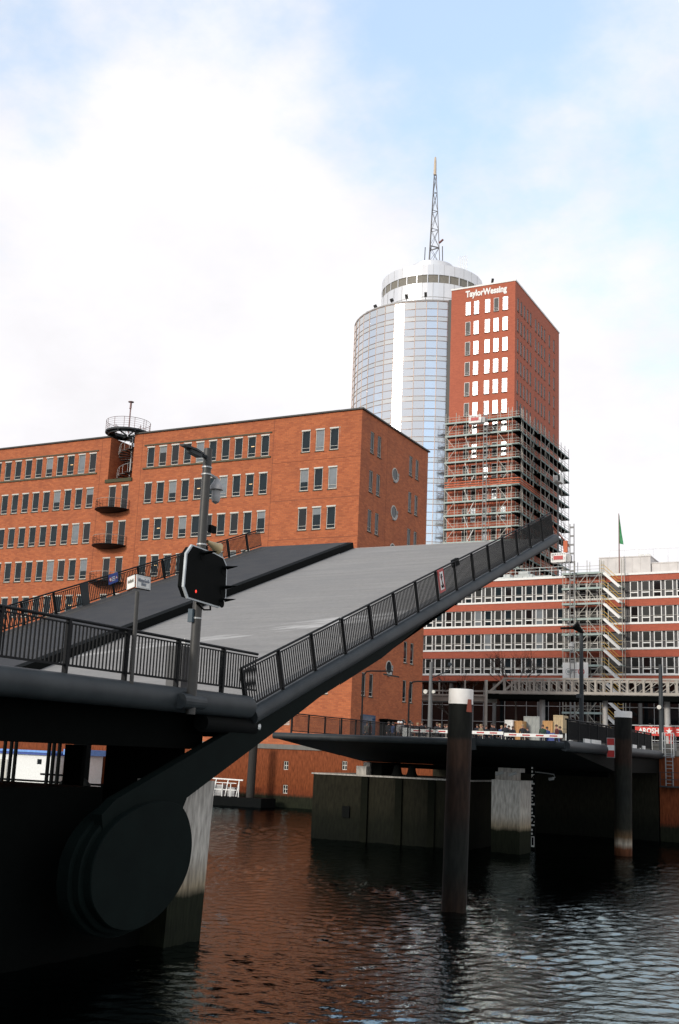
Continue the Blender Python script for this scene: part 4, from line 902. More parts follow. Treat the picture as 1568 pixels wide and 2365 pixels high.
def ex_c(t):
    q = MB(); q.bar((-19.7, 98, 13.5), (-20.7, 98, 13.45), .07); q.bar((-19.7, 98, 12.0), (-20.5, 98, 11.95), .07); q.build('arm', M_RAIL, t)
    q = MB(); q.tube([(-19.85, 97.8, 10.3), (-19.85, 97.65, 10.3)], .18, 12); q.build('spotlight', M_CREAM, t)
lamp_post(-19.75, 98, GZ, 13.9, .22, 'dark grey mast with short arms behind the red banner', M_BRIDGE, ex_c)
t = thing('banner', (-20.6, 100, 7.9), 'red banner with white letters and star on the quay railing', 'banner')
MB().box(-22.4, -17.6, 100, 100.04, 8.0, 8.75).build('sheet', mat('banner_red', (.62, .04, .025), .6), t)
text_part('lettering', 'AROSHO', .62, M_WHITE, t, (-21.0, 99.97, 8.38), (1, 0, 0), (0, 0, 1), bold=.02, width=2.2)
q = MB(); st = [(-19.5 + .3 * (1 if k % 2 == 0 else .42) * math.sin(k * math.pi / 5), 99.97, 8.4 + .3 * (1 if k % 2 == 0 else .42) * math.cos(k * math.pi / 5)) for k in range(10)]; q.prism(st, (0, .01, 0)); q.build('star', M_WHITE, t)
q = MB(); q.box(-18.9, -18.1, 99.97, 99.985, 8.5, 8.58); q.box(-18.9, -18.2, 99.97, 99.985, 8.3, 8.36); q.build('small_print', M_WHITE, t)
q = MB()
for k in range(8): q.bar((-23 + k, 100.12, GZ), (-23 + k, 100.12, 8.85), .06)
for z in (8.85, 7.6): q.bar((-23.2, 100.12, z), (-14, 100.12, z), .05)
tag(q.build('guard_railing', M_STEEL), 'thin grey guard railing that carries the red banner', 'railing')
def crate(name, px0, px1, py0, py1, Y, d, m_, label, cat):
    a = ony(px0, py1, Y); b_ = ony(px1, py0, Y); z0 = GZ if label[0] == '!' else a.z
    q = MB(); q.box(a.x, b_.x, Y, Y + d, a.z, b_.z); n = 4
    for k in range(n + 1):
        x = a.x + (b_.x - a.x - .08) * k / n; q.box(x, x + .08, Y - .04, Y - .001, a.z, b_.z)
    q.box(a.x, b_.x, Y - .06, Y - .041, a.z, a.z + .1); q.box(a.x, b_.x, Y - .06, Y - .041, b_.z - .1, b_.z)
    return tag(q.build(name, m_), label, cat)
crate('site_container', 1164, 1183, 1663, 1730, 122, 2.4, M_WHITE, 'white narrow site container under the viaduct beside the wooden frame', 'container')
crate('wooden_frame', 1185, 1205, 1665, 1730, 122.5, 2, M_WOOD, 'upright brown wooden frame under the viaduct', 'frame')
crate('timber_stack', 1252, 1275, 1665, 1692, 118, 2, M_WOOD, 'orange timber stack under the viaduct', 'timber stack')
crate('pallet_stack', 1277, 1299, 1652, 1692, 118.2, 2, mat('pale_timber', (.5, .38, .22), .7), 'pale pallet stack right of the orange timber', 'pallet stack')
crate('site_fence', 1208, 1245, 1655, 1730, 124, .2, mat('grey_slats', (.3, .32, .3), .6), 'grey slatted site fence between wooden frame and timber', 'fence')

crate('site_bin', 1262, 1283, 1693, 1712, 90.5, 1, M_BLUE, 'bright blue site bin behind the shorter barrier boom', 'bin')
# bare trees behind the viaduct
def tree(x, y, z0, h, label, seed):
    rd = random.Random(seed); t = thing('bare_tree', (x, y, z0), label, 'tree', 'bare trees'); tr, cr = MB(), MB()
    tr.tube([(x, y, z0), (x + .1, y, z0 + h * .3), (x, y + .1, z0 + h * .55)], [.22, .17, .12], 8); tr.build('trunk', M_BARK, t)
    def br(p, d, l, r, n):
        q_ = p + d * l; cr.tube([p, (p + q_) / 2 + Vector((rd.uniform(-.1, .1), rd.uniform(-.1, .1), rd.uniform(-.05, .12))) * l, q_], [r, r * .8, r * .6], 4, cap=False)
        if n == 0: return
        for k in range(3 if n > 1 else 4):
            e = (d + Vector((rd.uniform(-.9, .9), rd.uniform(-.9, .9), rd.uniform(-.25, .7)))).normalized(); br(p + d * l * rd.uniform(.5, 1), e, l * rd.uniform(.6, .85), r * .6, n - 1)
    b0 = Vector((x, y, z0 + h * .5))
    for k in range(6):
        a = k * 1.05 + rd.random(); br(b0 + Vector((0, 0, rd.uniform(-.15, .1) * h)), Vector((math.cos(a) * .8, math.sin(a) * .8, rd.uniform(.35, 1.2))).normalized(), h * .2, .07, 3)
    cr.build('crown', M_BARK, t)
tree(-49.8, 150, GZ, 15, 'tall bare tree rising above the viaduct truss', 3)
tree(-57.6, 146, GZ, 11.5, 'small bare tree behind the white cap of the near pile', 8)

# ------------------------------------------------------------------ people waiting on the far deck
def person_mesh(seed):
    rd = random.Random(seed); h = rd.uniform(1.64, 1.86); k = h / 1.75; tw = rd.uniform(-.08, .08)
    J = [(0, 0, .95), (0, .01, 1.15), (0, .02, 1.38), (0, .01, 1.5), (0, -.01, 1.58), (0, -.02, 1.66), (0, -.01, 1.73)]; Rr = [.15, .14, .17, .07, .075, .10, .07]; E = [(0, 1), (1, 2), (2, 3), (3, 4), (4, 5), (5, 6)]
    for s_ in (-1, 1):
        i = len(J); J += [(s_ * .1, 0, .86), (s_ * .11, -.02 + tw * s_, .48), (s_ * .12, .02 + tw * s_, .08), (s_ * .13, -.12 + tw * s_, .04)]; Rr += [.1, .065, .05, .04]; E += [(0, i), (i, i + 1), (i + 1, i + 2), (i + 2, i + 3)]
        i = len(J); f_ = rd.choice((0, .22)); J += [(s_ * .21, .02, 1.4), (s_ * .25, .04, 1.12), (s_ * .22, -.08 - f_ * .6, .9 + f_), (s_ * .2, -.12 - f_ * .6, .82 + f_ * 1.1)]; Rr += [.075, .055, .045, .035]; E += [(2, i), (i, i + 1), (i + 1, i + 2), (i + 2, i + 3)]
    me = bpy.data.meshes.new('person'); me.from_pydata([(a * k, b * k, c * k) for a, b, c in J], E, []); o = bpy.data.objects.new('p', me); COL.objects.link(o)
    md = o.modifiers.new('s', 'SKIN')
    for v, r_ in zip(me.skin_vertices[0].data, Rr): v.radius = (r_ * k, r_ * k)
    me.skin_vertices[0].data[0].use_root = True
    o.modifiers.new('u', 'SUBSURF').levels = 1
    dg = bpy.context.evaluated_depsgraph_get(); m2 = bpy.data.meshes.new_from_object(o.evaluated_get(dg)); bpy.data.objects.remove(o); m2.name = 'person'
    return m2, k
CLOTH = [(.012, .013, .018), (.02, .022, .03), (.09, .02, .02), (.03, .06, .16), (.12, .11, .09), (.30, .28, .26), (.02, .05, .03), (.2, .16, .1)]
CN = ['black', 'charcoal', 'dark red', 'blue', 'grey brown', 'pale grey', 'dark green', 'tan']
HAIRC = [mat('brown_hair', (.07, .04, .025), .7), M_HAIR, mat('fair_hair', (.3, .2, .1), .7), mat('white_cap', (.7, .7, .68), .7)]
PM = []
for i in range(10):
    me, k = person_mesh(i); ci = i % 8 if i < 8 else (0, 1)[i - 8]; me.materials.clear(); me.materials.append(mat('jacket_%s' % CN[ci].replace(' ', '_'), CLOTH[ci], .85)); me.materials.append(mat('trousers', (.018, .02, .028), .85)); me.materials.append(M_SKIN)
    for p in me.polygons:
        z = p.center.z / k; p.material_index = 2 if z > 1.5 or (abs(p.center.x) > .16 * k and z < .9 + .0 and z > .78) else (1 if z < .88 else 0); p.use_smooth = True
    PM.append((me, k, ci))
HM = []
for j in range(4):
    q = MB(); q.lathe((0, .0), [(.112, -.02), (.118, .04), (.1, .1), (.06, .135), (.005, .145)], 12); me_ = bpy.data.meshes.new('hair'); me_.from_pydata(q.v, [], q.f); me_.materials.append(HAIRC[j]); me_.update(); HM.append(me_)
def person(x, y, rz, i, hair, label, group='people waiting at the far deck', z=DZ):
    me, k, ci = PM[i]; o = bpy.data.objects.new('person', me); COL.objects.link(o); o.location = (x, y, z); o.rotation_euler = (0, 0, rz); ROOTLOC[o] = (x, y, z)
    h = bpy.data.objects.new('hair', HM[hair]); COL.objects.link(h); h.parent = o; h.location = (0, .0, 1.665 * k); h.scale = (k, k, k)
    return tag(o, label, 'person', group)
crowd = [(846, 91, 4, 0), (853, 95, 2, 2), (896, 93, 0, 0), (906, 90, 3, 1), (919, 89.5, 5, 3), (925, 90, 5, 3), (933, 91, 0, 1), (944, 90, 1, 0), (950, 93, 0, 0), (963, 89, 1, 2), (973, 91, 0, 0), (981, 94, 8, 1), (1008, 92, 0, 0), (1014, 90.5, 8, 2), (1026, 93, 9, 0), (1031, 91, 4, 0), (1079, 90, 0, 0), (1101, 91, 9, 1), (1109, 90, 7, 2), (1112, 93, 0, 0), (1122, 92, 8, 0), (1135, 90.5, 0, 1), (1140, 93, 0, 0), (1157, 91, 3, 2), (1166, 90, 0, 0), (1174, 92, 9, 1), (1183, 91, 1, 0), (1206, 91, 0, 2), (1217, 93, 8, 0), (1252, 90, 6, 0), (1262, 91, 3, 1), (1284, 90, 2, 0), (1292, 93, 0, 0)]
where = []
for n_, (px, y, i, hr) in enumerate(crowd):
    x = ony(px, 1690, y).x; rz = random.Random(n_).uniform(-.9, .9)
    if px < 985: wh = 'behind the far railing'
    elif px < 1035: wh = 'at the barrier housing'
    elif px < 1200: wh = 'behind the long barrier'
    else: wh = 'behind the short barrier'
    hc = ('brown hair', 'dark hair', 'fair hair', 'white cap')[hr]
    person(x, y, rz, i, hr, 'person in %s jacket with %s %s' % (CN[PM[i][2]], hc, wh))
# make labels of look-alikes unique by their place in the row
bylab = {}
for o in [o for o in COL.objects if o.name.startswith('person')]: bylab.setdefault(o['label'], []).append(o)
for lab, os2 in bylab.items():
    if len(os2) > 1:
        os2.sort(key=lambda o: o.location.x / o.location.y)
        nm = ('leftmost', 'second from left', 'third from left', 'fourth from left', 'fifth from left', 'sixth from left', 'seventh from left')
        for k_, o in enumerate(os2): o['label'] = lab.replace('person in', ('%s person in' if k_ == 0 else '%s person in') % nm[k_]) if True else lab
wk = mat('jacket_worker_red', (.5, .035, .02), .8)
me, k, ci = PM[0]; mw = me.copy(); mw.materials[0] = wk; mw.materials[1] = wk; PM.append((mw, k, 2))
for px, y, lab in ((1500, 112, 'worker in red overalls standing left of the dark grey mast'), (1547, 112, 'worker in red overalls above the end of the red banner')):
    person(ony(px, 1680, y).x, y, .3, 10, 1, lab, 'red clad workers', z=7.6)
q = MB(); q.box(-32, -10, 111, 115, 7.3, 7.6); q.box(-32, -10, 111.1, 111.2, GZ, 7.3); q.bar((-32, 111, 8.7), (-10, 111, 8.7), .06)
for k_ in range(8): q.bar((-31 + 3 * k_, 111, 7.6), (-31 + 3 * k_, 111, 8.7), .06)
tag(q.build('loading_platform', mat('platform_grey', (.06, .06, .055), .8)), 'low grey working platform with rail behind the red banner', 'platform')

# ------------------------------------------------------------------ raised bascule leaf
LE = R(19.9); H0 = Vector((0, 28.6, 6.28)); LS = Vector((0, math.cos(LE), math.sin(LE))); LN = Vector((0, -math.sin(LE), math.cos(LE))); LX = Vector((1, 0, 0))
def lp(x, s, n): return H0 + LX * x + LS * s + LN * n
def inv(p): d = Vector((0, p.y, p.z)) - H0; return d.dot(LS), d.dot(LN)
XB, XS, XF = -17.5, -29.75, -36.1; TIP = 32.45
ol = thing('bascule_leaf', tuple(H0 + LX * XB), 'raised bascule bridge leaf with concrete grey roadway, raised dark walkway and round counterweight', 'bridge leaf')
def road_mat():
    m = bpy.data.materials.new('worn_roadway'); m.use_nodes = True; t = m.node_tree; b = t.nodes['Principled BSDF']; b.inputs['Roughness'].default_value = .9; N = t.nodes.new; K = t.links.new
    tcn = N('ShaderNodeTexCoord')
    def noise(scale, st, det=6, rough=.6, rot=0):
        mp = N('ShaderNodeMapping'); mp.vector_type = 'TEXTURE' if rot else 'POINT'; mp.inputs['Rotation'].default_value = (0, 0, rot); mp.inputs['Scale'].default_value = tuple(1 / v for v in st) if rot else st; K(tcn.outputs['Object'], mp.inputs[0]); n = N('ShaderNodeTexNoise'); n.inputs['Scale'].default_value = scale; n.inputs['Detail'].default_value = det; n.inputs['Roughness'].default_value = rough; K(mp.outputs[0], n.inputs['Vector']); return n.outputs['Fac']
    def ramp(f, p0, p1, c0, c1):
        r = N('ShaderNodeValToRGB'); r.color_ramp.elements[0].position = p0; r.color_ramp.elements[1].position = p1; r.color_ramp.elements[0].color = (*c0, 1); r.color_ramp.elements[1].color = (*c1, 1); K(f, r.inputs[0]); return r.outputs[0]
    def mixc(f, a, c):
        x = N('ShaderNodeMix'); x.data_type = 'RGBA'; K(f, x.inputs[0]); K(a, x.inputs[6]); x.inputs[7].default_value = (*c, 1); return x.outputs[2]
    base = ramp(noise(5, (1, 1, 1), 12, .85), .3, .7, (.178, .167, .152), (.29, .272, .247))
    st = ramp(noise(1.4, (.10, 1.6, 1.6), 8, .7, R(9)), .42, .68, (0, 0, 0), (.5, .5, .5)); c = mixc(st, base, (.30, .285, .265))
    st2 = ramp(noise(1.1, (.07, 2.2, 2.2), 8, .7, R(6)), .46, .7, (0, 0, 0), (.5, .5, .5)); c = mixc(st2, c, (.165, .158, .15))
    st3 = ramp(noise(.35, (1, 1, 1), 5), .45, .7, (0, 0, 0), (.5, .5, .5)); c = mixc(st3, c, (.19, .182, .172))
    # pale scuffed band where the barrier drops near the hinge
    sx = N('ShaderNodeSeparateXYZ'); K(tcn.outputs['Object'], sx.inputs[0]); d0 = N('ShaderNodeMath'); d0.operation = 'MULTIPLY_ADD'; K(sx.outputs[0], d0.inputs[0]); d0.inputs[1].default_value = -.5; K(sx.outputs[1], d0.inputs[2]); d = N('ShaderNodeMath'); d.operation = 'SUBTRACT'; K(d0.outputs[0], d.inputs[0]); d.inputs[1].default_value = 13.3
    a = N('ShaderNodeMath'); a.operation = 'ABSOLUTE'; K(d.outputs[0], a.inputs[0]); band = ramp(a.outputs[0], .8, 2.6, (1, 1, 1), (0, 0, 0)); w_ = ramp(noise(1.0, (.10, 1.5, 1.5), 8, .7, R(24)), .47, .6, (0, 0, 0), (.9, .9, .9))
    mu = N('ShaderNodeMix'); mu.data_type = 'RGBA'; mu.blend_type = 'MULTIPLY'; mu.inputs[0].default_value = 1; K(band, mu.inputs[6]); K(w_, mu.inputs[7]); c = mixc(mu.outputs[2], c, (.46, .44, .41))
    K(c, b.inputs['Base Color'])
    n = noise(25, (1, 1, 1), 4); bp = N('ShaderNodeBump'); bp.inputs['Strength'].default_value = .15; bp.inputs['Distance'].default_value = .03; K(n, bp.inputs['Height']); K(bp.outputs[0], b.inputs['Normal'])
    return m
q = MB(); q.add([lp(x, s, n) for n in (0, -.3) for s in (0.1, TIP) for x in (XS, XB - .25)], [(0, 1, 3, 2), (4, 6, 7, 5), (0, 2, 6, 4), (1, 5, 7, 3), (0, 4, 5, 1), (2, 3, 7, 6)]); q.build('roadway', road_mat(), ol)
q = MB(); q.add([lp(x, s, n) for n in (.38, -.3) for s in (0.1, TIP) for x in (XF, XS - .35)], [(0, 1, 3, 2), (4, 6, 7, 5), (0, 2, 6, 4), (0, 4, 5, 1), (2, 3, 7, 6)]); q.build('walkway', M_ASPH, ol)
q = MB(); q.add([lp(XS - .35, 0.1, .381), lp(XS - .35, TIP, .381), lp(XS + .01, TIP, .35), lp(XS + .01, 0.1, .35), lp(XS + .01, TIP + .01, -.31), lp(XS + .01, 0.09, -.31)], [(0, 3, 2, 1), (3, 5, 4, 2)]); q.build('walkway_edge', M_BLACK, ol)
q = MB(); q.add([lp(x, s, .386) for s in (0.1, TIP) for x in (XF + .05, XF + .85)], [(0, 1, 3, 2)]); q.build('walkway_strip', mat('brown_strip', (.062, .055, .046), .85, scale=3), ol)
q = MB(); q.add([lp(x, s, n) for n in (.012, .002) for s in (TIP - .12, TIP + .01) for x in (XS + .1, XB - .3)], [(0, 1, 3, 2), (0, 4, 5, 1), (2, 3, 7, 6)]); q.build('tip_edge', mat('worn_steel', (.42, .36, .31), .5, .2, scale=4), ol)
q = MB(); q.add([lp(x, s, n) for n in (.10, .0) for s in (0.1, TIP) for x in (XB - .75, XB - .2)], [(0, 1, 3, 2), (0, 2, 6, 4), (1, 5, 7, 3), (0, 4, 5, 1), (2, 3, 7, 6)]); q.build('kerb', mat('kerb_grey', (.13, .128, .125), .8, scale=2), ol)
q = MB(); q.tube([lp(XB, -.05, -.05), lp(XB, TIP + .15, -.05)], .25, 18); q.build('edge_tube', M_BRIDGE, ol, smooth=True)
q = MB(); q.tube([lp(XF, 0, -.05), lp(XF, TIP, -.05)], .22, 12); q.build('edge_tube', M_BRIDGE, ol, smooth=True)
GP = [(47.2, 13.0), (41.3, 10.5), (37.4, 8.74), (32.8, 7.04), (30.1, 5.86), (25.6, 3.95), (24.6, 2.2), (22.4, 2.4), (22.1, 3.6), (22.6, 3.95), (28.14, 5.95), (29.0, 6.4)]
for x in (-17.8, -35.6):
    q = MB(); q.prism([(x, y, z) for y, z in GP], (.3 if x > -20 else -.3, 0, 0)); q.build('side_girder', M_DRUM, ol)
q = MB(); q.add([lp(x, s, n) for s, n in ((.5, -.9), (8, -.85), (20, -.45), (TIP - .2, -.31)) for x in (XF + .3, XB - .3)], [(0, 1, 3, 2), (2, 3, 5, 4), (4, 5, 7, 6)])
for s in np.arange(2, TIP, 3.2): q.add([lp(x, s + d, n) for n in (-.31, -.62) for d in (0, .2) for x in (XF + .3, XB - .4)], [(0, 1, 3, 2), (4, 6, 7, 5), (0, 4, 5, 1), (2, 3, 7, 6)])
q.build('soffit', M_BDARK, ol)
# counterweight drum: rounded plates traced on the leaf's side plane
dpx = [(345, 1100), (352, 960), (375, 830), (430, 690), (490, 595), (560, 510), (640, 440), (720, 390), (800, 345), (880, 312), (1000, 292), (1100, 300), (1190, 340), (1245, 450), (1275, 620), (1268, 760), (1245, 900), (1190, 1040), (1110, 1175), (1000, 1310), (870, 1415), (740, 1470), (620, 1475), (500, 1430), (410, 1320), (360, 1220)]
dp = [onx(122.5 + a * .2539, 1776 + b_ * .2539, -17.3) for a, b_ in dpx]; dc = sum(dp, Vector()) / len(dp)
for _ in range(2): dp = [v for i in range(len(dp)) for v in (dp[i] * .75 + dp[(i + 1) % len(dp)] * .25, dp[i] * .25 + dp[(i + 1) % len(dp)] * .75)]
def scaled(k, x): return [Vector((x, dc.y + (p.y - dc.y) * k, dc.z + (p.z - dc.z) * k)) for p in dp]
q = MB(); rings = [scaled(.99, -17.3), scaled(1.0, -17.33), scaled(1.0, -17.52), scaled(1.05, -17.53), scaled(1.07, -17.56), scaled(1.07, -17.74), scaled(1.12, -17.75), scaled(1.13, -17.78), scaled(1.13, -18.1)]
n = len(dp); vs = [v for g in rings for v in g]; fs = [tuple(range(n))]
for i in range(len(rings) - 1):
    for k in range(n): fs.append((i * n + k, (i + 1) * n + k, (i + 1) * n + (k + 1) % n, i * n + (k + 1) % n))
fs.append(tuple(range((len(rings) - 1) * n, len(rings) * n))[::-1]); q.add(vs, fs); q.build('counterweight', M_DRUM, ol)
MB().tube([(-18.1, dc.y, dc.z), (-35.6, dc.y, dc.z)], .5, 14).build('axle', M_BDARK, ol)
railing(ol, lambda s, n: lp(XB + .02, s - .25, .17 + n), TIP + .1, 1.27, 2.18, .135, M_RAIL, gap=.1, first=.0)
railing(ol, lambda s, n: lp(XF + .1, s, .38 + n), TIP - .05, 1.08, 2.2, .135, M_RAIL, gap=.12)
def panel(parent, name, X, pxs, m_, d=.03, k=1.0, dx=0.0):
    pts = [onx(*p_, X) for p_ in pxs]; c = sum(pts, Vector()) / len(pts); pts = [c + (p_ - c) * k + Vector((dx, 0, 0)) for p_ in pts]
    return MB().prism(pts, (-d, 0, 0)).build(name, m_, parent), pts
o, pts = panel(ol, 'anchor_ban_sign', -17.4, [(1009.3, 1317.9), (1022.2, 1312), (1028.6, 1363.6), (1015.7, 1370.6)], M_RED)
A_, B_, C_, D_ = pts; bil = lambda u, v, dx: (A_ * (1 - u) + B_ * u) * (1 - v) + (D_ * (1 - u) + C_ * u) * v + Vector((dx, 0, 0))
MB().prism([bil(.19, .11, .006), bil(.81, .11, .006), bil(.81, .89, .006), bil(.19, .89, .006)], (-.005, 0, 0)).build('white_field', M_WHITE, o)
q = MB(); q.prism([bil(.19, .2, .011), bil(.19, .11, .011), bil(.81, .8, .011), bil(.81, .89, .011)], (-.004, 0, 0)); q.build('diagonal', M_RED, o)
q = MB(); q.prism([bil(.46, .28, .017), bil(.56, .28, .017), bil(.56, .74, .017), bil(.46, .74, .017)], (-.004, 0, 0)); q.prism([bil(.34, .32, .017), bil(.68, .32, .017), bil(.68, .36, .017), bil(.34, .36, .017)], (-.004, 0, 0))
q.prism([bil(.28, .66, .017), bil(.36, .68, .017), bil(.5, .74, .017), bil(.66, .68, .017), bil(.74, .66, .017), bil(.64, .8, .017), bil(.5, .83, .017), bil(.36, .8, .017)], (-.004, 0, 0)); q.prism([bil(.42, .2, .017), bil(.6, .2, .017), bil(.6, .28, .017), bil(.42, .28, .017)], (-.004, 0, 0)); q.build('anchor', M_BLACK, o)
panel(ol, 'junction_box', -17.45, [(1047, 1294), (1058, 1288), (1060, 1304), (1049, 1311)], M_BLACK, .15)
panel(ol, 'grey_panel', XF + .16, [(186, 1349), (205, 1345), (209, 1396), (193, 1399)], M_BRIDGE, .05)
o, pts = panel(ol, 'notice_sign', XF + .16, [(252, 1329), (273, 1321), (274, 1343), (253, 1351)], M_BLUE, .03)
A_, B_, C_, D_ = pts
for v in (.3, .48, .66): MB().prism([bil(.32, v, .006), bil(.68, v, .006), bil(.68, v + .08, .006), bil(.32, v + .08, .006)], (-.004, 0, 0)).build('text_line', M_WHITE, o)
for uc in (.16, .83):
    w0 = bil(uc, .5, .006); q = MB(); hh = (D_ - A_).length; q.prism([w0 + LS * (.24 * hh * math.cos(a)) + LN * (.24 * hh * math.sin(a)) for a in [2 * math.pi * k / (16 if uc < .5 else 3) + (.0 if uc < .5 else R(90)) for k in range(16 if uc < .5 else 3)]], (-.003, 0, 0)); q.build('red_mark', M_RED, o)
    q = MB(); q.prism([w0 + Vector((.004, 0, 0)) + LS * (.15 * hh * math.cos(a)) + LN * (.15 * hh * math.sin(a)) for a in [2 * math.pi * k / (16 if uc < .5 else 3) + (.0 if uc < .5 else R(90)) for k in range(16 if uc < .5 else 3)]], (-.003, 0, 0)); q.build('white_mark', M_WHITE, o)

# ------------------------------------------------------------------ fixed span on the near side
on_ = thing('approach_span', (XB, 28.4, 6.5), 'dark fixed bridge span with tubular edge and slatted railing in front of the hinge', 'bridge span')
q = MB(); q.tube([(XB, -25, 6.47), (XB, 28.35, 6.47)], .33, 20); q.build('edge_tube', M_BRIDGE, on_, smooth=True)
q = MB(); q.box(-36.2, XB - .2, -25, 28.4, 6.2, 6.66); q.build('deck', M_ASPH, on_)
q = MB(); q.box(-18.6, -18.2, -25, 27.2, 5.22, 6.2); q.box(-36.2, -35.8, -25, 27.2, 5.22, 6.2)
for y in range(-20, 28, 4): q.box(-35.8, -18.6, y, y + .4, 5.4, 6.2)
q.build('girder', M_BDARK, on_)
q = MB(); q.box(-35.8, -18.6, -25, 27.2, 5.21, 5.35); q.build('soffit', M_BDARK, on_)
railing(on_, lambda s, n: Vector((XB + .02, 3 + s, 6.78 + n)), 25.75, 1.26, 2.2, .135, M_RAIL, gap=.2, first=1.9, post_w=.08)
q = MB(); q.tube([(-17.62, 26.2, 5.93), (-17.62, 28.9, 5.93), (-17.62, 29.05, 5.93)], [.24, .24, .16], 16); q.build('buffer', M_BLACK, on_, smooth=True)
q = MB(); q.tube([(-17.44, 28.9, 5.93), (-17.38, 28.96, 5.93)], .09, 10); q.build('buffer_spot', M_WHITE, on_)  # small white disc for the pale spot on the buffer end
q = MB(); q.box(-18.35, -17.85, 25.45, 26.25, 6.66, 7.95); q.build('utility_cabinet', mat('cabinet_grey', (.085, .085, .085), .5), on_)
q = MB(); q.box(-17.8, -17.78, 25.4, 26.2, 7.98, 8.15); q.build('white_plate', M_WHITE, on_)
t = thing('bascule_pier', (-19.5, 28, 0), 'tall concrete pier corner standing in the water behind the round counterweight', 'bridge pier')
q = MB(); q.prism([(-18.45, 26.3, -1.5), (-18.45, 28.0, -1.5), (-18.28, 28.1, 4.35), (-18.28, 26.3, 4.35)], (-1.4, 0, 0)); q.build('shaft', M_CONC, t)
t = thing('machinery_house', (-30, 15, 0), 'black shaded machinery base under the fixed span', 'machinery house')
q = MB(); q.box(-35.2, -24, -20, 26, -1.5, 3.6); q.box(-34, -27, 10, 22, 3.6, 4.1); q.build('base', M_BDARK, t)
q = MB(); q.box(-24, -19.2, -20, 24.2, -1.5, 4.15); q.box(-24, -19.2, 24.201, 26.8, -1.5, 3.0); q.build('added_footing', M_BDARK, t)  # black blocks added to darken the gap and the water under the span
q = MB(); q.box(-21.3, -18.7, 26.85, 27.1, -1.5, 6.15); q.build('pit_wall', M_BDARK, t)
x0, x1 = ony(157, 1750, 27.1).x, ony(199, 1750, 27.1).x; q = MB(); q.box(x0, x1, 26.95, 27.1, -1.5, 5.2); q.build('pillar', M_BDARK, t)

# signal mast with its fittings
om_ = thing('signal_mast', (-17.1, 24.9, 6.3), 'tall steel mast carrying a black shipping signal board, lamp, camera and horn', 'signal mast')
q = MB(); q.tube([(-17.1, 24.9, 6.1), (-17.1, 24.9, 10.9), (-17.1, 24.9, 13.3)], [.135, .125, .12], 16); q.build('pole', M_POLE, om_, smooth=True)
q = MB(); q.tube([(-17.1, 24.45, 6.42), (-17.1, 25.45, 6.42)], .17, 16); q.tube([(-17.1, 24.4, 6.42), (-17.1, 25.0, 6.42)], .2, 16); q.build('bracket', M_BRIDGE, om_)
q = MB()
for z in (12.55, 12.75, 10.6, 8.6): MB().tube([(-17.1, 24.9, z), (-17.1, 24.9, z + .04)], .142, 16).build('clamp', M_STEEL, om_)
f2 = lambda x, y: (398.1 + x * .18121, 1010.6 + y * .18121)
bp_ = [onx(*f2(*p_), -16.85) for p_ in ((258, 1362), (545, 1468), (660, 1530), (705, 1640), (690, 2050), (603, 2172), (200, 2050), (148, 1900), (185, 1470))]
bc = sum(bp_, Vector()) / len(bp_)
o = MB().prism([bc + (p_ - bc) * 1.0 for p_ in bp_], (-.06, 0, 0)).build('signal_board', mat('pale_board_edge', (.52, .55, .55), .5), om_)
MB().prism([bc + (p_ - bc) * .945 + Vector((.012, 0, 0)) for p_ in bp_], (-.011, 0, 0)).build('black_face', M_BLACK, o)
MB().prism([bc + (p_ - bc) * .93 + Vector((-.08, 0, 0)) for p_ in bp_], (-.16, 0, 0)).build('lamp_housing', M_BLACK, o)
def visor(y, z, r_=.14, l_=.45, lens=M_PANEK, hood=True):
    q = MB()
    if hood:
        n = 10
        for k in range(n):
            a, b_ = R(35 + 110 * k / n), R(35 + 110 * (k + 1) / n)
            e_ = lambda t_: l_ * max(.05, (math.sin(t_) - .55) / .45)
            q.quad((-16.835, y + r_ * math.cos(a), z + r_ * math.sin(a)), (-16.835, y + r_ * math.cos(b_), z + r_ * math.sin(b_)), (-16.835 + e_(b_), y + r_ * math.cos(b_), z + r_ * math.sin(b_) - .03), (-16.835 + e_(a), y + r_ * math.cos(a), z + r_ * math.sin(a) - .03))
        q.build('visor', M_BLACK, o)
    q = MB(); q.prism([(-16.83, y + (r_ - .02) * math.cos(2 * math.pi * k / 16), z + (r_ - .02) * math.sin(2 * math.pi * k / 16)) for k in range(16)], (-.006, 0, 0)); q.build('lens', lens, o)
for yy, zz in ((25.66, 10.02), (25.66, 9.48), (25.66, 9.12), (24.6, 10.25)): visor(yy, zz, lens=M_BLACK)
M_LAMP = mat('red_signal_lamp', (.5, .02, .01), .4, emit=(1, .04, .015, .7))
q = MB(); w0 = onx(*f2(308, 1960), -16.83); q.prism([(w0.x, w0.y + .038 * math.cos(2 * math.pi * k / 6), w0.z + .045 * math.sin(2 * math.pi * k / 6)) for k in range(6)], (-.006, 0, 0)); q.build('lit_lamp', M_LAMP, o)
q = MB(); q.tube([(-17.0, 24.7, 9.0), (-16.95, 25.0, 8.86), (-16.95, 25.3, 8.9), (-17.0, 25.35, 9.05)], .025, 6); q.build('cable', M_BLACK, om_)
q = MB(); q.box(-17.24, -17.1, 24.68, 24.78, 8.5, 8.85); q.build('switch_box', mat('blue_grey', (.04, .07, .09), .5), om_)
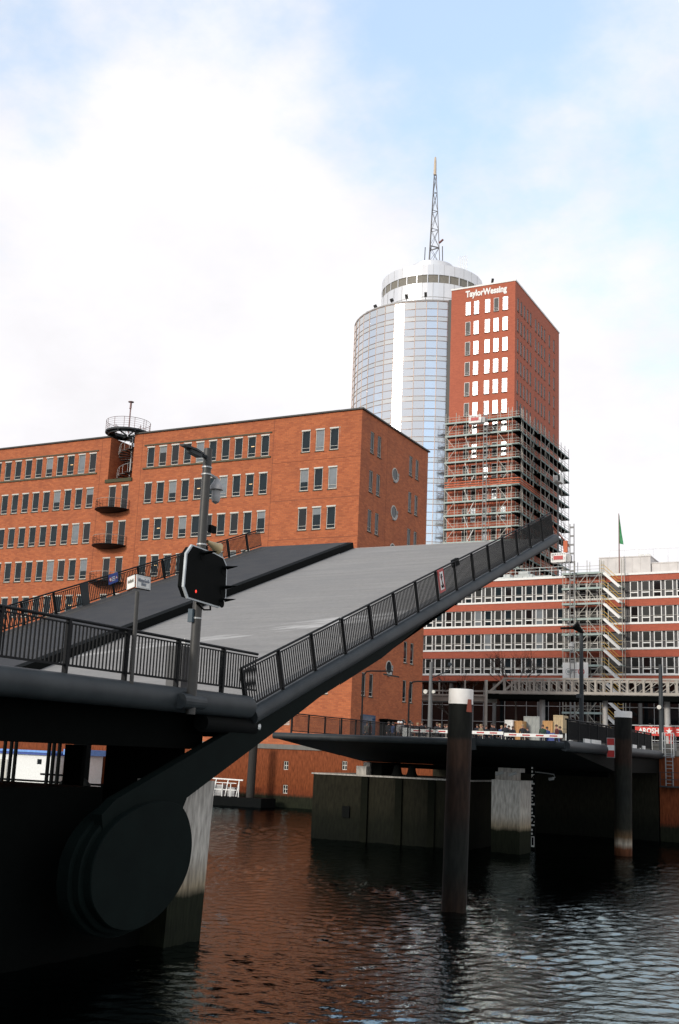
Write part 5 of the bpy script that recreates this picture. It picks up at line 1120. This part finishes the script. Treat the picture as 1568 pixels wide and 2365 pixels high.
# lamp head, camera dome, horn
hp_ = onx(413, 1043, -17.1)
q = MB(); q.tube([(-17.1, 24.8, 13.05), (-17.1, 24.55, 13.06)], .06, 8); q.prism([(-17.2, 24.6, 13.1), (-17.0, 24.6, 13.1), (-16.97, 24.2, 13.12), (-17.03, 23.68, 13.12), (-17.17, 23.68, 13.12), (-17.23, 24.2, 13.12)], (0, 0, -.05)); q.prism([(-17.2, 24.5, 13.05), (-17.0, 24.5, 13.05), (-17.02, 24.0, 13.07), (-17.18, 24.0, 13.07)], (0, 0, -.1)); q.build('lamp_head', M_BRIDGE, om_)
c = (-17.0, 25.28); q = MB(); q.lathe(c, [(.01, 12.55), (.07, 12.54), (.1, 12.45), (.18, 12.32), (.19, 12.22), (.15, 12.21), (.12, 12.2), (.12, 12.05), (.13, 12.0), (.1, 11.88), (.01, 11.82)], 18); q.bar((-17.1, 25.0, 12.62), (-17.0, 25.28, 12.55), .06); q.build('camera_dome', mat('camera_grey', (.33, .32, .31), .5), om_, smooth=True)
q = MB(); q.tube([(-17.0, 25.0, 10.72), (-17.0, 25.15, 10.7), (-16.95, 25.4, 10.62), (-16.93, 25.48, 10.6)], [.05, .06, .14, .17], 14, cap=False); q.build('horn', mat('cream_horn', (.5, .38, .2), .5), om_, smooth=True)
q = MB(); q.box(-17.05, -16.95, 25.08, 25.35, 11.0, 11.2); q.build('small_floodlight', M_BLACK, om_)

# street name sign
t = thing('street_sign', (-17.32, 22.6, 6.78), 'pair of white street name plates set at an angle on a thin pole', 'street sign')
q = MB(); q.tube([(-17.32, 22.6, 6.7), (-17.32, 22.55, 9.0)], .052, 10); q.build('pole', M_POLE, t)
pr = [onx(*p_, -17.28) for p_ in ((317.5, 1326.5), (349.5, 1334), (348.5, 1362.5), (316.5, 1356.5))]
o = MB().prism(pr, (-.02, 0, 0)).build('name_plate', M_WHITE, t)
def mid(u, v): return (pr[0] * (1 - u) + pr[1] * u) * (1 - v) + (pr[3] * (1 - u) + pr[2] * u) * v
rg = (pr[1] - pr[0]); upv = (pr[0] - pr[3])
M_INK = mat('dark_ink', (.33, .35, .39), .6)
text_part('lettering', 'Mahatma-Gandhi-', .13, M_INK, o, mid(.5, .38) + Vector((.004, 0, 0)), rg, upv, width=rg.length * .78)
text_part('lettering', 'Brücke', .13, M_INK, o, mid(.5, .66) + Vector((.004, 0, 0)), rg, upv, width=rg.length * .32)
q = MB(); fr_ = [(.05, .07), (.95, .07), (.95, .93), (.05, .93)]
for i in range(4): a, b_ = mid(*fr_[i]), mid(*fr_[(i + 1) % 4]); q.bar(a + Vector((.004, 0, 0)), b_ + Vector((.004, 0, 0)), .004, .007, up=(1, 0, 0))
q.build('border', M_INK, o)
y_ = 22.48; pl = [ony(*p_, y_) for p_ in ((295, 1334), (312.5, 1327), (311.5, 1355), (293.5, 1362.5))]
o2 = MB().prism(pl, (0, .02, 0)).build('name_plate', M_WHITE, t)
c_ = sum(pl, Vector()) / 4; rg2 = pl[1] - pl[0]; up2 = pl[0] - pl[3]
text_part('lettering', 'Am Kaiserkai', .12, mat('pale_ink', (.4, .36, .3), .6), o2, c_ + up2 * .08 + Vector((0, -.004, 0)), rg2, up2, width=rg2.length * .7)
q = MB(); q.bar(pl[3] + Vector((0, .03, -.02)), pl[2] + Vector((0, .03, -.02)), .02); q.bar(pr[3] + Vector((-.03, 0, -.02)), pr[2] + Vector((-.03, 0, -.02)), .02); q.bar(pl[0] + Vector((0, .03, .012)), pl[1] + Vector((0, .03, .012)), .018); q.bar(pr[0] + Vector((-.03, 0, .012)), pr[1] + Vector((-.03, 0, .012)), .018); q.build('frame', M_BLACK, t)

# ------------------------------------------------------------------ mooring piles
def pile(base, top, r_, cap_, m_, label, rustpatch=None):
    t = thing('mooring_pile', tuple(base), label, 'mooring pile'); d = (top - base); f_ = 1 - cap_ / d.length; c = base + d * f_; b0 = base - d * .15
    q = MB(); q.tube([b0, base, base + d * .5, c], r_, 28); q.build('shaft', m_, t, smooth=True)
    q = MB(); q.tube([c, c + d * (1 - f_) * .97, top], [r_ * 1.015, r_ * 1.015, r_ * .98], 28); q.build('cap', mat('pile_white_cap', (.80, .77, .72), .7, scale=2.5, col2=(.72, .68, .62)), t, smooth=True)
    return t
pb = Vector((-15.22, 39.23, 0)); ptp = ony(1064, 1592, 39.23)
t = pile(pb, ptp, .445, .54, M_PILE, 'thick tarred mooring pile with white cap standing nearest in open water')
q = MB(); c = ony(1082, 1632, 38.8); q.prism([(c.x - .05, c.y, c.z + .26), (c.x + .07, c.y, c.z + .26), (c.x + .1, c.y, c.z - .2), (c.x - .1, c.y, c.z - .18)], (0, .06, 0)); q.build('rust_patch', mat('rust', (.16, .03, .015), .8), t)
pb = Vector((-16.8, 71.36, 0)); ptp = ony(1438, 1643, 71.36)
pile(pb, ptp, .53, .38, M_PILE2, 'tall white capped mooring pile with rust and barnacle patch at its foot')
pb = ony(577, 1860, 97.5); pb.z = 0; tp_ = Vector((pb.x + .1, 97.5, 6.3))
t = thing('mooring_pile', tuple(pb), 'slim dark mooring pile by the brick quay wall under the leaf', 'mooring pile'); q = MB(); q.tube([pb - Vector((0, 0, 1)), tp_], .42, 16); q.build('shaft', M_DKWOOD, t)
# pontoon with white rails at the quay wall
t = thing('pontoon', (-61, 97.5, 0), 'black floating pontoon with white rails against the brick quay wall', 'pontoon')
q = MB(); q.box(-68, -57.2, 96.2, 99, -.3, .85); q.build('hull', M_BLACK, t)
q = MB()
for x in np.arange(-67.5, -59.7, .95): q.bar((x, 96.4, .85), (x, 96.4, 2.15), .07)
for z in (1.5, 2.15): q.bar((-67.5, 96.4, z), (-60.2, 96.4, z), .07)
for x in (-63.6, -62.2, -60.9): q.bar((x, 97.6, .85), (x + .3, 97.6, 2.5), .1)
q.bar((-65, 97.6, 2.5), (-60.2, 97.6, 2.45), .12); q.build('railing', M_WHITE, t)
q = MB(); q.box(-65, -62.6, 97.7, 98.5, .85, 1.9); q.box(-62.0, -61.2, 97.7, 98.5, .85, 1.7); q.build('locker', M_GREY, t)
# floating white hut seen under the span
t = thing('floating_hut', (-90, 97, 0), 'long white floating hut with blue roof edge seen under the span', 'hut')
za, zb_ = 1.45, 4.05
q = MB(); wall(q, (0, 97, 0), (1, 0, 0), (0, 1, 0), -110, -84.3, .6, 3.95, [(-86.2, -85.55, 2.95, 3.5)], .15); q.quad((-84.3, 97, .6), (-84.3, 99.4, .6), (-84.3, 99.4, 3.95), (-84.3, 97, 3.95)); q.build('wall', M_WHITE, t)
q = MB(); q.box(-110, -84.1, 96.7, 99.5, 3.95, 4.2); q.build('roof_edge', M_BLUE, t); q = MB(); q.box(-110, -84.1, 96.6, 99.5, 4.2, 4.42); q.build('gutter', M_BLUEL, t)
MB().box(-86.2, -85.55, 97.1, 97.15, 2.95, 3.5).build('window', M_GLASSK, t); MB().box(-92.9, -90.4, 96.93, 96.98, .8, 3.3).build('door', M_CREAM, t)
MB().box(-110.3, -83.9, 96.3, 99.6, -.3, .6).build('hull', M_BLACK, t)
t = thing('floating_hut', (-80.5, 97, 0), 'short white floating hut with light blue roof seen under the span beside the pier', 'hut')
MB().box(-82.2, -79.1, 97, 99.3, .7, 4.1).build('wall', M_WHITE, t); q = MB(); q.box(-82.4, -78.7, 96.7, 99.4, 4.1, 4.7); q.build('roof_edge', M_BLUEL, t); q = MB(); q.bar((-81.7, 96.6, .7), (-81.7, 96.6, 4.8), .14); q.build('downpipe', M_WHITE, t); MB().box(-82.8, -78.5, 96.3, 99.5, -.3, .7).build('hull', M_BLACK, t)
# black jetty behind the span
t = thing('jetty', (-44, 47, 0), 'black jetty walkway with rails silhouetted under the span', 'jetty')
a, b_ = ony(95, 1790, 47), ony(330, 1800, 47)
q = MB(); q.box(a.x - 6, b_.x + 1.5, 47, 48, 2.1, 2.5); q.bar((a.x, 47, 3.62), (ony(200, 1795, 47).x, 47, 3.62), .1); q.bar((a.x - 3, 47, 3.25), (b_.x, 47, 3.25), .1)
for px in (108, 133, 178, 262): x = ony(px, 1800, 47).x; q.bar((x, 47, 2.4), (x, 47, 3.65), .12)
q.build('walkway', M_BLACK, t); MB().box(a.x - 6, b_.x + .3, 48.2, 50.5, -1, 2.6).build('base', M_BDARK, t)
for px in (7, 22, 33, 110, 121, 134):
    x = ony(px, 1780, 46.6).x; q = MB(); q.tube([(x, 46.6, -1), (x, 46.6, 6.6)], .1, 10); tag(q.build('mooring_post', M_BLACK), 'slim black mooring post in the row under the span', 'mooring post', 'black posts under the span')
t = thing('fender_wheel', (ony(172, 1830, 45.5).x, 45.5, 2), 'big black fender wheel with spokes silhouetted under the span', 'fender'); c = ony(172, 1832, 45.5); c.z = 2.55
q = MB(); q.tube([(c.x + 1.0 * math.cos(2 * math.pi * k / 24), c.y, c.z + 1.0 * math.sin(2 * math.pi * k / 24)) for k in range(25)], .2, 8); q.build('rim', M_BLACK, t)
q = MB()
for k in range(8): q.bar(c, c + Vector((math.cos(k * .785), 0, math.sin(k * .785))) * .95, .1)
q.box(c.x - .35, c.x + .35, c.y + .1, c.y + .6, -1, 5.6); q.build('spoke', M_BLACK, t)
